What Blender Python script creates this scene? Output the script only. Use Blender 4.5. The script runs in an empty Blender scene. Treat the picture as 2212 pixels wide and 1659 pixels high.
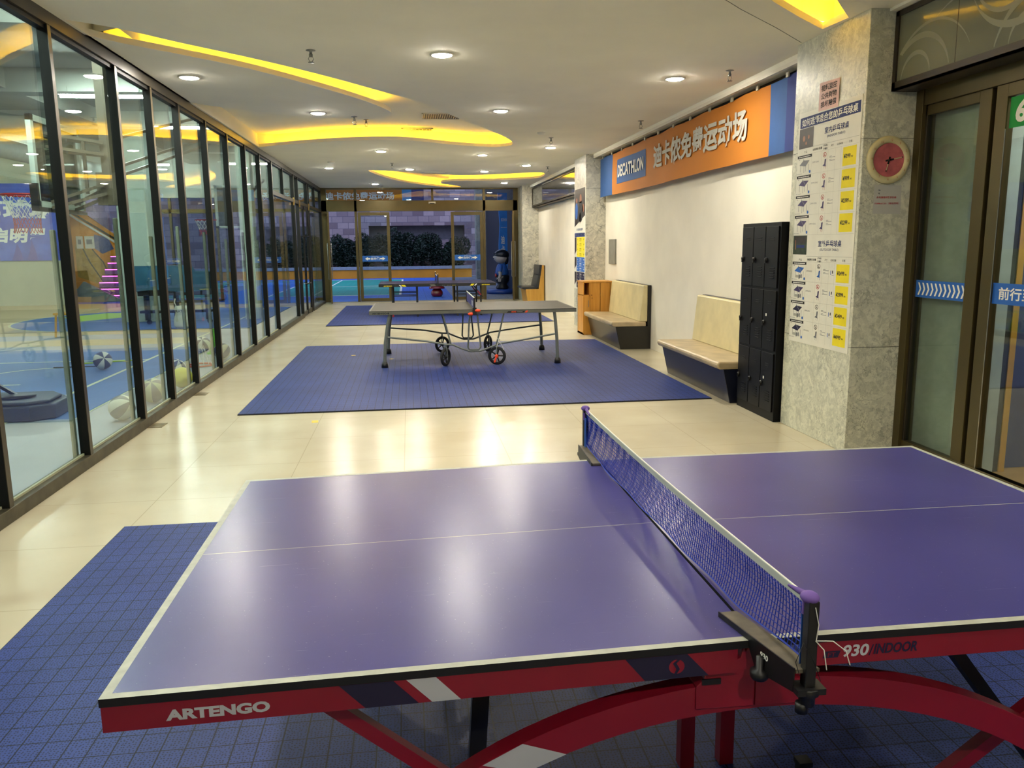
import bpy, bmesh, math, random
from mathutils import Vector, Matrix
random.seed(7)
SC = bpy.context.scene
COL = SC.collection
PI = math.pi

# ---------------------------------------------------------------- camera, world, exposure, sun
cam_d = bpy.data.cameras.new('camera'); cam = bpy.data.objects.new('camera', cam_d); COL.objects.link(cam)
SC.camera = cam
def set_camera(yaw=0.1243, pitch=0.1718, roll=-0.0105, h=1.6227, fpx=1742.54):
    f = Vector((math.sin(yaw)*math.cos(pitch), math.cos(yaw)*math.cos(pitch), -math.sin(pitch)))
    r = Vector((math.cos(yaw), -math.sin(yaw), 0)); u = r.cross(f)
    r2 = math.cos(roll)*r + math.sin(roll)*u; u2 = -math.sin(roll)*r + math.cos(roll)*u
    m = Matrix(((r2.x, u2.x, -f.x, 0), (r2.y, u2.y, -f.y, 0), (r2.z, u2.z, -f.z, h), (0, 0, 0, 1)))
    cam.matrix_world = m
    cam_d.sensor_width = 36; cam_d.lens = 36*fpx/2212; cam_d.clip_end = 200; cam_d.clip_start = .05
set_camera()
SC.view_settings.view_transform = 'Standard'; SC.view_settings.look = 'None'
SC.view_settings.gamma = 1; SC.view_settings.use_curve_mapping = False
SC.view_settings.exposure = 0.22
cy = SC.cycles
cy.max_bounces = 8; cy.diffuse_bounces = 6; cy.glossy_bounces = 4; cy.transmission_bounces = 6; cy.transparent_max_bounces = 24
cy.caustics_reflective = False; cy.caustics_refractive = False; cy.sample_clamp_indirect = 6

W = bpy.data.worlds.new('world'); SC.world = W; W.use_nodes = True
_n = W.node_tree.nodes; _l = W.node_tree.links
_bg = _n['Background']; _tc = _n.new('ShaderNodeTexCoord'); _sp = _n.new('ShaderNodeSeparateXYZ'); _cr = _n.new('ShaderNodeValToRGB')
_l.new(_tc.outputs['Generated'], _sp.inputs[0]); _l.new(_sp.outputs['Z'], _cr.inputs['Fac']); _l.new(_cr.outputs['Color'], _bg.inputs['Color'])
_cr.color_ramp.elements[0].position = 0; _cr.color_ramp.elements[0].color = (.52, .58, .74, 1)
_cr.color_ramp.elements[1].position = .6; _cr.color_ramp.elements[1].color = (.34, .42, .66, 1)
_bg.inputs['Strength'].default_value = 2.6       # blue dusk sky over the court outside

DL = 560.0      # downlight emission
LED = 20.0      # yellow cove strip emission
TUBE = 350.0    # gym tube lights

# ---------------------------------------------------------------- materials
def srgb(h):
    h = h.lstrip('#'); o = []
    for i in (0, 2, 4):
        c = int(h[i:i+2], 16)/255
        o.append(c/12.92 if c <= .04045 else ((c+.055)/1.055)**2.4)
    return (*o, 1)
MATS = {}
class NT:
    def __init__(s, name):
        s.m = bpy.data.materials.new(name); s.m.use_nodes = True
        s.n = s.m.node_tree.nodes; s.l = s.m.node_tree.links; s.b = s.n['Principled BSDF']; s.out = s.n['Material Output']
    def node(s, t, **k):
        n = s.n.new('ShaderNode'+t)
        for a, v in k.items(): setattr(n, a, v)
        return n
    def link(s, a, b): s.l.new(a, b)
    def math(s, op, a, b=None, c=None):
        n = s.node('Math', operation=op)
        for i, v in enumerate((a, b, c)):
            if v is None: continue
            if isinstance(v, (int, float)): n.inputs[i].default_value = v
            else: s.link(v, n.inputs[i])
        return n.outputs[0]
    def mix(s, fac, a, b):
        n = s.node('Mix', data_type='RGBA')
        for i, v in ((0, fac), (6, a), (7, b)):
            if isinstance(v, (int, float, tuple)): n.inputs[i].default_value = v
            else: s.link(v, n.inputs[i])
        return n.outputs[2]
    def obj(s): return s.node('TexCoord').outputs['Object']
    def noise(s, scale, vec=None, detail=3, rough=.5):
        n = s.node('TexNoise'); n.inputs['Scale'].default_value = scale; n.inputs['Detail'].default_value = detail; n.inputs['Roughness'].default_value = rough
        s.link(vec or s.obj(), n.inputs['Vector']); return n
    def ramp(s, fac, p0, p1, c0=(0, 0, 0, 1), c1=(1, 1, 1, 1)):
        r = s.node('ValToRGB'); r.color_ramp.elements[0].position = p0; r.color_ramp.elements[1].position = p1
        r.color_ramp.elements[0].color = c0; r.color_ramp.elements[1].color = c1
        s.link(fac, r.inputs[0]); return r.outputs[0]
    def bump(s, h, strength=.2, dist=.01):
        b = s.node('Bump'); b.inputs['Strength'].default_value = strength; b.inputs['Distance'].default_value = dist
        s.link(h, b.inputs['Height']); s.link(b.outputs[0], s.b.inputs['Normal'])
def mat(name, col, rough=.5, metal=0, var=.06, scale=8, spec=.5, coat=0, bump=0, bscale=60, emit=0, ecol=None):
    if name in MATS: return MATS[name]
    t = NT(name); c = srgb(col) if isinstance(col, str) else col
    t.b.inputs['Roughness'].default_value = rough; t.b.inputs['Metallic'].default_value = metal
    t.b.inputs['Specular IOR Level'].default_value = spec; t.b.inputs['Coat Weight'].default_value = coat
    if emit:
        t.b.inputs['Emission Color'].default_value = ecol or c; t.b.inputs['Emission Strength'].default_value = emit
        t.b.inputs['Base Color'].default_value = c
    elif var:
        n = t.noise(scale, detail=4)
        d = tuple(x*(1-var*2.2) for x in c[:3])+(1,); e = tuple(min(1, x*(1+var)) for x in c[:3])+(1,)
        t.link(t.ramp(n.outputs['Fac'], .3, .7, d, e), t.b.inputs['Base Color'])
    else: t.b.inputs['Base Color'].default_value = c
    if bump: t.bump(t.noise(bscale).outputs['Fac'], bump, .004)
    MATS[name] = t.m; return t.m
def glass(name, tint=(1, 1, 1, 1), rough=0.0, ior=1.45, dens=0.0, haze=None):
    if name in MATS: return MATS[name]
    t = NT(name); tr = t.node('BsdfTransparent'); tr.inputs[0].default_value = tint
    gl = t.node('BsdfGlossy'); gl.inputs['Roughness'].default_value = rough; gl.inputs['Color'].default_value = (1, 1, 1, 1)
    fr = t.node('Fresnel'); gm = t.node('NewGeometry'); t.link(t.math('ADD', t.math('MULTIPLY', gm.outputs['Backfacing'], 1/ior-ior), ior), fr.inputs['IOR'])
    mx = t.node('MixShader'); t.link(fr.outputs[0], mx.inputs[0]); t.link(tr.outputs[0], mx.inputs[1]); t.link(gl.outputs[0], mx.inputs[2])
    last = mx.outputs[0]
    if haze:
        df = t.node('BsdfDiffuse'); df.inputs[0].default_value = haze; m2 = t.node('MixShader'); m2.inputs[0].default_value = dens
        t.link(last, m2.inputs[1]); t.link(df.outputs[0], m2.inputs[2]); last = m2.outputs[0]
    t.link(last, t.out.inputs[0]); MATS[name] = t.m; return t.m

def grid_line(t, comp, period, width, off=0.0):
    f = t.math('FRACT', t.math('DIVIDE', t.math('ADD', comp, 100*period+off), period))
    return t.math('LESS_THAN', f, width/period)
def floor_mat():
    t = NT('cream_floor_tiles'); s = t.node('SeparateXYZ'); t.link(t.obj(), s.inputs[0])
    gx = grid_line(t, s.outputs[0], .8, .005, .08+.0025); gy = grid_line(t, s.outputs[1], .8, .005, .30)
    g = t.math('MAXIMUM', gx, gy)
    n = t.noise(1.3, detail=5); base = t.ramp(n.outputs['Fac'], .3, .7, srgb('#bdb399'), srgb('#c9c0a6'))
    n3 = t.noise(9, detail=6, rough=.7); st = t.ramp(n3.outputs['Fac'], .62, .75)
    base = t.mix(t.math('MULTIPLY', st, .16), base, srgb('#a9825a'))
    t.link(t.mix(t.math('MULTIPLY', g, .45), base, srgb('#8a8066')), t.b.inputs['Base Color'])
    n2 = t.noise(3, detail=4); r = t.node('MapRange'); r.inputs[3].default_value = .17; r.inputs[4].default_value = .30; t.link(n2.outputs['Fac'], r.inputs[0])
    t.link(r.outputs[0], t.b.inputs['Roughness']); t.b.inputs['Specular IOR Level'].default_value = .55
    MATS['floor'] = t.m; return t.m
def sport_tile_mat(name, c_hi, c_lo, px=.0775, py=.1, rough=.5):
    t = NT(name); s = t.node('SeparateXYZ'); t.link(t.obj(), s.inputs[0]); X, Y = s.outputs[0], s.outputs[1]
    g = t.math('MAXIMUM', grid_line(t, X, px, .0048), grid_line(t, Y, py, .0042))
    vo = t.node('TexVoronoi', voronoi_dimensions='2D'); vo.inputs['Scale'].default_value = 88/(px/.0775); vo.inputs['Randomness'].default_value = .55; t.link(t.obj(), vo.inputs['Vector'])
    h = t.math('LESS_THAN', vo.outputs['Distance'], .26)
    n = t.noise(1.6, detail=4); base = t.ramp(n.outputs['Fac'], .3, .7, srgb(c_lo), srgb(c_hi))
    dark = tuple(x*.05 for x in srgb(c_lo)[:3])+(1,)
    c = t.mix(t.math('MULTIPLY', h, .72), base, dark); c = t.mix(t.math('MULTIPLY', g, .92), c, dark)
    t.link(c, t.b.inputs['Base Color']); t.b.inputs['Roughness'].default_value = rough; t.b.inputs['Specular IOR Level'].default_value = .2
    t.bump(t.math('SUBTRACT', 1.0, t.math('MAXIMUM', g, h)), .35, .002)
    MATS[name] = t.m; return t.m
def marble(name, c0, c1, vein, scale=5, vs=.06, mott=9, rough=.28):
    t = NT(name); o = t.obj(); n = t.noise(scale*.7, o, 5, .6)
    add = t.node('VectorMath', operation='ADD'); sc = t.node('VectorMath', operation='SCALE'); sc.inputs['Scale'].default_value = .55
    t.link(n.outputs['Color'], sc.inputs[0]); t.link(o, add.inputs[0]); t.link(sc.outputs[0], add.inputs[1])
    v = t.node('TexVoronoi', feature='DISTANCE_TO_EDGE'); v.inputs['Scale'].default_value = scale; t.link(add.outputs[0], v.inputs['Vector'])
    ve = t.ramp(v.outputs['Distance'], 0, vs, (1, 1, 1, 1), (0, 0, 0, 1))
    n2 = t.noise(mott, add.outputs[0], 6, .65); base = t.ramp(n2.outputs['Fac'], .38, .62, srgb(c0), srgb(c1))
    n3 = t.noise(2.3, o, 3); msk = t.ramp(n3.outputs['Fac'], .35, .65)
    t.link(t.mix(t.math('MULTIPLY', t.math('MULTIPLY', ve, msk), .75), base, srgb(vein)), t.b.inputs['Base Color'])
    t.b.inputs['Roughness'].default_value = rough; MATS[name] = t.m; return t.m
def wood(name, c0, c1, axis=2, scale=3, knots=True, rough=.4):
    t = NT(name); mp = t.node('Mapping'); t.link(t.obj(), mp.inputs[0])
    sc = [14, 14, 14]; sc[axis] = 1.2; mp.inputs['Scale'].default_value = [x*scale/3 for x in sc]
    n = t.noise(1.0, mp.outputs[0], 5, .6); c = t.ramp(n.outputs['Fac'], .3, .7, srgb(c0), srgb(c1))
    if knots:
        v = t.node('TexVoronoi'); v.inputs['Scale'].default_value = 6; t.link(t.obj(), v.inputs['Vector'])
        k = t.ramp(v.outputs['Distance'], .04, .1, (1, 1, 1, 1), (0, 0, 0, 1)); c = t.mix(t.math('MULTIPLY', k, .8), c, srgb('#7a3d12'))
    t.link(c, t.b.inputs['Base Color']); t.b.inputs['Roughness'].default_value = rough; MATS[name] = t.m; return t.m
def brickm(name, c0, c1, mortar, bw, bh, axis='XZ', ms=.012, rough=.8):
    t = NT(name); s = t.node('SeparateXYZ'); t.link(t.obj(), s.inputs[0]); cb = t.node('CombineXYZ')
    t.link(s.outputs['XYZ'.index(axis[0])], cb.inputs[0]); t.link(s.outputs['XYZ'.index(axis[1])], cb.inputs[1])
    b = t.node('TexBrick'); t.link(cb.outputs[0], b.inputs['Vector']); b.inputs['Scale'].default_value = 1
    b.inputs['Brick Width'].default_value = bw; b.inputs['Row Height'].default_value = bh; b.inputs['Mortar Size'].default_value = ms
    b.inputs['Color1'].default_value = srgb(c0); b.inputs['Color2'].default_value = srgb(c1); b.inputs['Mortar'].default_value = srgb(mortar)
    n = t.noise(5, detail=6); t.link(t.mix(t.math('MULTIPLY', n.outputs['Fac'], .35), b.outputs[0], srgb('#5d5560')), t.b.inputs['Base Color'])
    t.b.inputs['Roughness'].default_value = rough; t.bump(n.outputs['Fac'], .6, .03); MATS[name] = t.m; return t.m

M_floor = floor_mat()
M_mat = sport_tile_mat('blue_interlocking_tile', '#364689', '#2c3a74')
M_court = sport_tile_mat('blue_court_tile', '#3f74d8', '#3568cc', .25, .25, .55)
M_green = sport_tile_mat('green_court_tile', '#2fa898', '#2a9c90', .25, .25, .55)
M_white = mat('white_wall_paint', '#e6e0cf', .75, var=.03, scale=2, bump=.05, bscale=200)
M_ceil = mat('white_ceiling_paint', '#f4f0df', .85, var=.02, scale=1.5)
M_marble = marble('pale_breccia_marble', '#b4b6a6', '#dadac6', '#66685c', 8, .045, 12, .42)
M_marble2 = marble('grey_veined_marble', '#aeaca0', '#d2cfbe', '#4c4c46', 4.5, .05, 9, .4)
M_bronze = mat('bronze_anodised_frame', '#574c2e', .38, .6, .05, 3)
M_black = mat('black_metal_frame', '#070706', .5, 0, .1, 5, spec=.25)
M_dkbr = mat('dark_brown_metal', '#3a342a', .35, .5, .08, 4)
M_sill = mat('scuffed_bronze_sill', '#4b4636', .45, .5, .2, 9)
M_bark = mat('brown_board_frame', '#332c24', .4, .3, .08, 4)
M_glass = glass('clear_partition_glass', (.90, .96, .94, 1), 0, 1.5)
M_glass2 = glass('door_glass', (.88, .94, .96, 1), 0, 1.45)
M_frost = mat('frosted_back_painted_glass', '#6d7263', .12, 0, .10, 1.2, coat=.3)
M_swirl = mat('etched_swirl', '#7f8677', .3, 0, 0)
M_darkglass = mat('dark_back_painted_glass', '#4b4d4a', .06, 0, .06, 2, coat=.5)
M_dl = mat('downlight_diffuser', '#fffbe8', .5, emit=DL, ecol=(1, .94, .80, 1))
M_led = mat('yellow_led_ribbon', '#ffd23a', .5, emit=LED, ecol=(1, .62, .03, 1))
M_tube = mat('gym_tube_light', '#f4fff8', .5, emit=TUBE, ecol=(.86, 1, .92, 1))
M_wp = mat('white_plastic', '#e4e2d6', .4, var=.02)
M_chrome = mat('chrome', '#b8b8b4', .2, 1, .02)
M_steel = mat('dull_steel', '#8c8c86', .35, .8, .05)
M_blk = mat('black_plastic', '#101012', .45, 0, .1)
M_rub = mat('black_rubber', '#17171a', .7, 0, .1)
M_ink = mat('black_print', '#1b1a1c', .75, 0, 0)
M_paper = mat('white_paper', '#dddccf', .6, 0, .02)
M_wht = mat('white_print', '#e6e6de', .75, 0, 0)
M_navy = mat('navy_print', '#1c2c66', .75, 0, 0)
M_yel = mat('yellow_print', '#e8d60a', .75, 0, .03)
M_blue = mat('blue_print', '#1f5fb4', .75, 0, 0)
M_red = mat('red_print', '#b3222a', .75, 0, 0)
M_green_s = mat('green_print', '#0e8a3c', .75, 0, 0)
M_pink = mat('pink_paper', '#dcb2a8', .6, 0, .03)

# ---------------------------------------------------------------- mesh builder
OFF = {}
def V(*a): return Vector(a)
class MB:
    def __init__(s): s.v = []; s.f = []; s.mi = []; s.sm = []; s.mats = []
    def mid(s, m):
        if m not in s.mats: s.mats.append(m)
        return s.mats.index(m)
    def add(s, vs, fs, m, smooth=False):
        b = len(s.v); s.v += [tuple(p) for p in vs]; i = s.mid(m)
        for f in fs: s.f.append([b+k for k in f]); s.mi.append(i); s.sm.append(smooth)
        return s
    def box(s, a, b, m):
        x0, y0, z0 = [min(p, q) for p, q in zip(a, b)]; x1, y1, z1 = [max(p, q) for p, q in zip(a, b)]
        return s.add([(x0,y0,z0),(x1,y0,z0),(x1,y1,z0),(x0,y1,z0),(x0,y0,z1),(x1,y0,z1),(x1,y1,z1),(x0,y1,z1)],
                     [(0,3,2,1),(4,5,6,7),(0,1,5,4),(1,2,6,5),(2,3,7,6),(3,0,4,7)], m)
    def quad(s, pts, m): return s.add(pts, [tuple(range(len(pts)))], m)
    def beam(s, p0, p1, w, h, m, up=(0, 0, 1)):
        p0, p1 = Vector(p0), Vector(p1); d = (p1-p0).normalized(); u = Vector(up)
        if abs(d.dot(u)) > .98: u = Vector((0, 1, 0))
        r = d.cross(u).normalized(); u = r.cross(d)
        vs = []
        for p in (p0, p1):
            for a, b in ((-1, -1), (1, -1), (1, 1), (-1, 1)): vs.append(p + r*a*w/2 + u*b*h/2)
        return s.add(vs, [(0,3,2,1),(4,5,6,7),(0,1,5,4),(1,2,6,5),(2,3,7,6),(3,0,4,7)], m)
    def tube(s, path, r, m, n=10, closed=False, smooth=True):
        P = [Vector(p) for p in path]; N = len(P); vs = []; fs = []
        rr = r if isinstance(r, (list, tuple)) else [r]*N; up = None
        for i, p in enumerate(P):
            if closed: t = (P[(i+1) % N]-P[i-1]).normalized()
            else: t = (P[min(i+1, N-1)]-P[max(i-1, 0)]).normalized()
            if up is None: up = Vector((0, 0, 1)) if abs(t.z) < .9 else Vector((1, 0, 0))
            a = t.cross(up).normalized(); b = a.cross(t).normalized(); up = b
            for k in range(n):
                c = 2*PI*k/n; vs.append(p + a*math.cos(c)*rr[i] + b*math.sin(c)*rr[i])
        for i in range(N if closed else N-1):
            j = (i+1) % N
            for k in range(n): fs.append((i*n+k, i*n+(k+1) % n, j*n+(k+1) % n, j*n+k))
        s.add(vs, fs, m, smooth)
        if not closed: s.add(vs[:n], [tuple(range(n))[::-1]], m); s.add(vs[-n:], [tuple(range(n))], m)
        return s
    def lathe(s, prof, c, m, n=24, axis='z', smooth=True, rot=None, cap=True):
        c = Vector(c); vs = []; fs = []; N = len(prof)
        for r, z in prof:
            for k in range(n):
                a = 2*PI*k/n; q = Vector((r*math.cos(a), r*math.sin(a), z))
                if axis == 'x': q = Vector((q.z, q.x, q.y))
                elif axis == 'y': q = Vector((q.x, q.z, q.y))
                if rot is not None: q = rot @ q
                vs.append(c+q)
        for i in range(N-1):
            for k in range(n): fs.append((i*n+k, i*n+(k+1) % n, (i+1)*n+(k+1) % n, (i+1)*n+k))
        if cap and prof[0][0] > 1e-6: fs.append(tuple(range(n))[::-1])
        if cap and prof[-1][0] > 1e-6: fs.append(tuple((N-1)*n+k for k in range(n)))
        return s.add(vs, fs, m, smooth)
    def sphere(s, c, r, m, n=24, k=14, sc=(1, 1, 1), rot=None):
        prof = [(max(1e-5, r*math.sin(PI*i/k)), -r*math.cos(PI*i/k)) for i in range(k+1)]
        b = len(s.v); s.lathe(prof, (0, 0, 0), m, n, rot=rot); c = Vector(c)
        for i in range(b, len(s.v)): q = s.v[i]; s.v[i] = (q[0]*sc[0]+c.x, q[1]*sc[1]+c.y, q[2]*sc[2]+c.z)
        return s
    def prism(s, poly, m, axis, a, b):
        """poly in the two other axes (order x,y,z), extruded from a to b along axis"""
        def P(q, t):
            return {'x': (t, q[0], q[1]), 'y': (q[0], t, q[1]), 'z': (q[0], q[1], t)}[axis]
        n = len(poly); vs = [P(q, a) for q in poly]+[P(q, b) for q in poly]
        fs = [tuple(range(n))[::-1], tuple(range(n, 2*n))]+[(i, (i+1) % n, n+(i+1) % n, n+i) for i in range(n)]
        return s.add(vs, fs, m)
    def ribbon(s, path, w, m, up=(0, 0, 1)):
        P = [Vector(p) for p in path]; vs = []; u = Vector(up)
        for i, p in enumerate(P):
            t = (P[min(i+1, len(P)-1)]-P[max(i-1, 0)]).normalized(); r = t.cross(u).normalized()
            vs += [p-r*w/2, p+r*w/2]
        return s.add(vs, [(2*i, 2*i+1, 2*i+3, 2*i+2) for i in range(len(P)-1)], m)
    def text(s, body, o, R, U, w, h, m, bold=0., shear=0., lift=.001, align='l'):
        """text fitted into the rectangle w x h whose lower left corner is o (w=None keeps the letter shapes)"""
        vs, fs, (x0, y0, x1, y1) = glyphs(body, bold)
        R, U, o = Vector(R), Vector(U), Vector(o); N = R.cross(U)
        sy = h/(y1-y0); sx = sy if w is None else w/(x1-x0)
        if w is None and align == 'c': o = o - R*(x1-x0)*sx/2
        s.add([o + R*((x-x0)*sx + shear*(y-y0)*sy) + U*((y-y0)*sy) + N*lift for x, y in vs], fs, m)
        return s
    def build(s, name, parent=None, origin=None, bevel=0, smooth_angle=None, label=None):
        off = Vector(origin) if origin is not None else (OFF[parent] if parent is not None else Vector((0, 0, 0)))
        me = bpy.data.meshes.new(name); me.from_pydata([tuple(Vector(p)-off) for p in s.v], [], s.f)
        for m in s.mats: me.materials.append(m)
        me.polygons.foreach_set('material_index', s.mi); me.polygons.foreach_set('use_smooth', s.sm); me.update()
        o = bpy.data.objects.new(name, me); COL.objects.link(o)
        if parent is not None: o.parent = parent
        else: o.location = off
        OFF[o] = off
        if label: o['label'] = label
        if bevel:
            b = o.modifiers.new('bevel', 'BEVEL'); b.width = bevel; b.segments = 2; b.limit_method = 'ANGLE'; b.angle_limit = .7
        return o
_G = {}
def glyphs(body, bold):
    k = (body, bold)
    if k in _G: return _G[k]
    c = bpy.data.curves.new('t', 'FONT'); c.body = body; c.offset = bold; c.resolution_u = 3
    o = bpy.data.objects.new('t', c); COL.objects.link(o)
    me = bpy.data.meshes.new_from_object(o.evaluated_get(bpy.context.evaluated_depsgraph_get()))
    vs = [(v.co.x, v.co.y) for v in me.vertices]; fs = [tuple(p.vertices) for p in me.polygons]
    bpy.data.objects.remove(o); bpy.data.curves.remove(c); bpy.data.meshes.remove(me)
    bb = (min(v[0] for v in vs), min(v[1] for v in vs), max(v[0] for v in vs), max(v[1] for v in vs))
    _G[k] = (vs, fs, bb); return _G[k]
# all lettering is measured first, while the scene is still empty
for _s, _b in [('ARTENGO', .035), ('930', .03), ('INDOOR', .03), ('FT', .02), ('DECATHLON', .03), ('迪卡侬免费运动场', .03), ('如何选择适合您的乒乓球桌', .02),
               ('室内乒乓球桌', .015), ('室外乒乓球桌', .015)]: glyphs(_s, _b)

def tag(o, label, cat, group=None, kind=None):
    o['label'] = label; o['category'] = cat
    if group: o['group'] = group
    if kind: o['kind'] = kind
    return o
def thing(name, label, cat, loc, group=None):
    o = bpy.data.objects.new(name, None); COL.objects.link(o); o.location = loc; o.empty_display_size = .1
    OFF[o] = Vector(loc); return tag(o, label, cat, group)
def struct(o, kind='structure'): o['kind'] = kind; return o
KIDS = {}
def copy_tree(o, loc=None, label=None, parent=None, rz=None):
    c = o.copy(); COL.objects.link(c); OFF[c] = OFF[o]
    if parent is not None: c.parent = parent
    if loc is not None: c.location = loc
    if rz is not None: c.rotation_euler.z = rz
    if label: c['label'] = label
    for ch in [x for x in list(OFF) if x.parent == o and x is not c]: copy_tree(ch, parent=c)
    return c
def cat_rom(pts, k=6, closed=False):
    P = [Vector((*p, 0)) for p in pts]; n = len(P); out = []
    for i in range(n if closed else n-1):
        p0 = P[(i-1) % n] if closed or i else P[0]; p1 = P[i]; p2 = P[(i+1) % n]; p3 = P[(i+2) % n] if closed or i+2 < n else P[-1]
        for j in range(k):
            t = j/k; q = .5*((2*p1)+(p2-p0)*t+(2*p0-5*p1+4*p2-p3)*t*t+(3*p1-p0-3*p2+p3)*t**3); out.append((q.x, q.y))
    if not closed: out.append((P[-1].x, P[-1].y))
    return out
def offset_poly(poly, d):
    a = sum(poly[i][0]*poly[(i+1) % len(poly)][1]-poly[(i+1) % len(poly)][0]*poly[i][1] for i in range(len(poly)))
    sgn = 1 if a > 0 else -1; out = []
    for i in range(len(poly)):
        p, q = Vector(poly[i-1]), Vector(poly[(i+1) % len(poly)]); t = (q-p).normalized(); nrm = Vector((t.y, -t.x))*sgn
        out.append((poly[i][0]+nrm.x*d, poly[i][1]+nrm.y*d))
    return out
def slab_with_holes(name, outer, holes, z0, z1, m):
    cu = bpy.data.curves.new(name, 'CURVE'); cu.dimensions = '2D'; cu.fill_mode = 'BOTH'; cu.extrude = (z1-z0)/2
    for ring in [outer]+holes:
        sp = cu.splines.new('POLY'); sp.points.add(len(ring)-1); sp.use_cyclic_u = True
        for p, q in zip(sp.points, ring): p.co = (q[0], q[1], 0, 1)
    o = bpy.data.objects.new(name+'_c', cu); COL.objects.link(o)
    me = bpy.data.meshes.new_from_object(o.evaluated_get(bpy.context.evaluated_depsgraph_get()))
    bpy.data.objects.remove(o); bpy.data.curves.remove(cu)
    me.transform(Matrix.Translation((0, 0, (z0+z1)/2))); me.materials.clear(); me.materials.append(m)
    for p in me.polygons: p.use_smooth = False
    ob = bpy.data.objects.new(name, me); COL.objects.link(ob); OFF[ob] = Vector((0, 0, 0)); return ob
RX = Vector((1, 0, 0)); UZ = Vector((0, 0, 1)); RYn = Vector((0, -1, 0))
# ================================================================= SETTING
XL, XR, XC, YF, ZC = -2.42, 3.68, 3.30, 24.0, 3.24
struct(MB().box((-2.5, -3.5, -.1), (3.9, 24.0, 0), M_floor).build('floor'))

# ---- gym floor with its painted court (layers a millimetre apart)
def mat_gymfloors():
    g = mat('gym_grey_floor', '#8c93a2', .45, var=.05, scale=1.5)
    b = mat('gym_blue_floor', '#38629f', .5, var=.07, scale=1.5)
    w = wood('gym_wood_floor', '#a99468', '#c3ae80', 0, 3, False, .35)
    return g, b, w
g_, b_, w_ = mat_gymfloors()
gl_ = mat('gym_lime_paint', '#9fc23c', .5, var=.04); wl_ = mat('gym_white_line', '#cfd3ac', .5, var=.02)
gf = MB()
gf.box((-16, -3.5, -.1), (-2.5, 25.4, -.001), w_)
def patch(x0, y0, x1, y1, z, m): gf.quad([(x0, y0, z), (x1, y0, z), (x1, y1, z), (x0, y1, z)], m)
patch(-16, -3.5, -2.5, 14.4, .000, g_); patch(-16, 15.35, -2.5, 16.2, .000, g_); patch(-16, 16.2, -2.5, 16.75, .000, w_)
patch(-3.85, 13.85, -2.5, 25.0, .0005, g_)
patch(-16, 8.1, -3.25, 13.85, .001, b_)
gf.quad([(-6.3+2.45*math.cos(a), 19.65+2.75*math.sin(a), .001) for a in [2*PI*i/64 for i in range(64)]], b_)
for i in range(64):
    a, c = 2*PI*i/64, 2*PI*(i+1)/64
    gf.quad([(-6.3+2.45*math.cos(a), 19.65+2.75*math.sin(a), .002), (-6.3+2.5*math.cos(a), 19.65+2.8*math.sin(a), .002), (-6.3+2.5*math.cos(c), 19.65+2.8*math.sin(c), .002), (-6.3+2.45*math.cos(c), 19.65+2.75*math.sin(c), .002)], wl_)
gf.quad([(-8.25, 20.5, .002), (-7.4, 19.2, .002), (-5.9, 21.4, .002), (-7.6, 21.6, .002)], gl_)
patch(-5.45, 17.0, -3.2, 23.0, .003, b_)
for r in [(-3.87, 4, -3.82, 23, .004), (-16, 12.33, -3.87, 12.38, .004), (-16, 10.28, -4.72, 10.33, .004), (-3.25, 8.1, -3.23, 13.85, .004), (-16, 19.1, -3.9, 19.14, .004)]: patch(*r, wl_)
_ap = cat_rom([(-6.3, 10.4), (-5.75, 10.95), (-5.41, 11.33), (-5.28, 11.5), (-5.11, 11.62), (-4.9, 11.68), (-4.7, 11.70)], 5)
gf.ribbon([(x, y, .004) for x, y in _ap], .045, wl_)
struct(gf.build('floor_gym'))
struct(MB().box((3.9, -3.5, -.1), (9, 9, -.002), mat('shop_tan_floor', '#b08a52', .35, var=.05)).build('floor_shop'))

# ---- ceilings
A = [(-2.39,6.49),(-2.09,6.72),(-1.76,7.12),(-1.27,7.66),(-.8,8.26),(-.31,8.99),(.21,9.80),(.66,10.82),(1.24,12.08),(1.54,12.79),(1.72,13.38),(1.73,13.82),(1.44,14.02),(.84,13.77),(.38,13.42),(.08,13.22),(-.27,13.13),(-.99,13.3),(-1.74,13.72),(-2.39,14.2)]
B = [(-2.42,6.9),(-2.23,7.16),(-1.87,7.53),(-1.4,8.07),(-.87,8.9),(-.44,9.69),(-.2,10.32),(-.16,10.68),(-.24,10.93),(-.43,11.04),(-.8,11.0),(-1.36,10.84),(-1.84,10.48),(-2.2,10.16),(-2.42,9.93)]
C2 = [(-.81,18.56),(-.46,20.45),(.11,22.1),(1.03,23.5),(1.5,23.7),(1.45,23.2),(.97,22.37),(.95,21.74),(1.28,21.38),(2.16,21.26),(2.88,20.85),(3.3,20.3),(3.1,18.9),(2.24,19.31),(1.45,19.64),(.84,19.45),(.25,19.04),(-.31,18.55),(-.65,18.40)]
D = [(3.24,6.28),(2.69,5.77),(2.0,5.05),(1.35,4.1),(.85,2.9),(.7,1.6),(1.1,1.5),(1.35,2.6),(1.85,3.75),(2.4,4.75),(2.85,5.4),(3.27,5.95)]
smA = cat_rom(A, 5); smB = cat_rom(B, 5); smC = cat_rom(C2, 5, True); smD = cat_rom(D, 5)
outer = [(-2.42, -3.5), (3.9, -3.5), (3.9, 24.0), (-2.42, 24.0)]
ce = slab_with_holes('ceiling', outer, [smA, smC, smD], ZC, ZC+.05, M_ceil); struct(ce)
isl = MB().prism(smB, M_ceil, 'z', ZC, ZC+.05).build('ceiling.001'); struct(isl)
up = MB().box((-2.42, -3.5, 3.46), (3.9, 24.0, 3.5), M_ceil)
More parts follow.
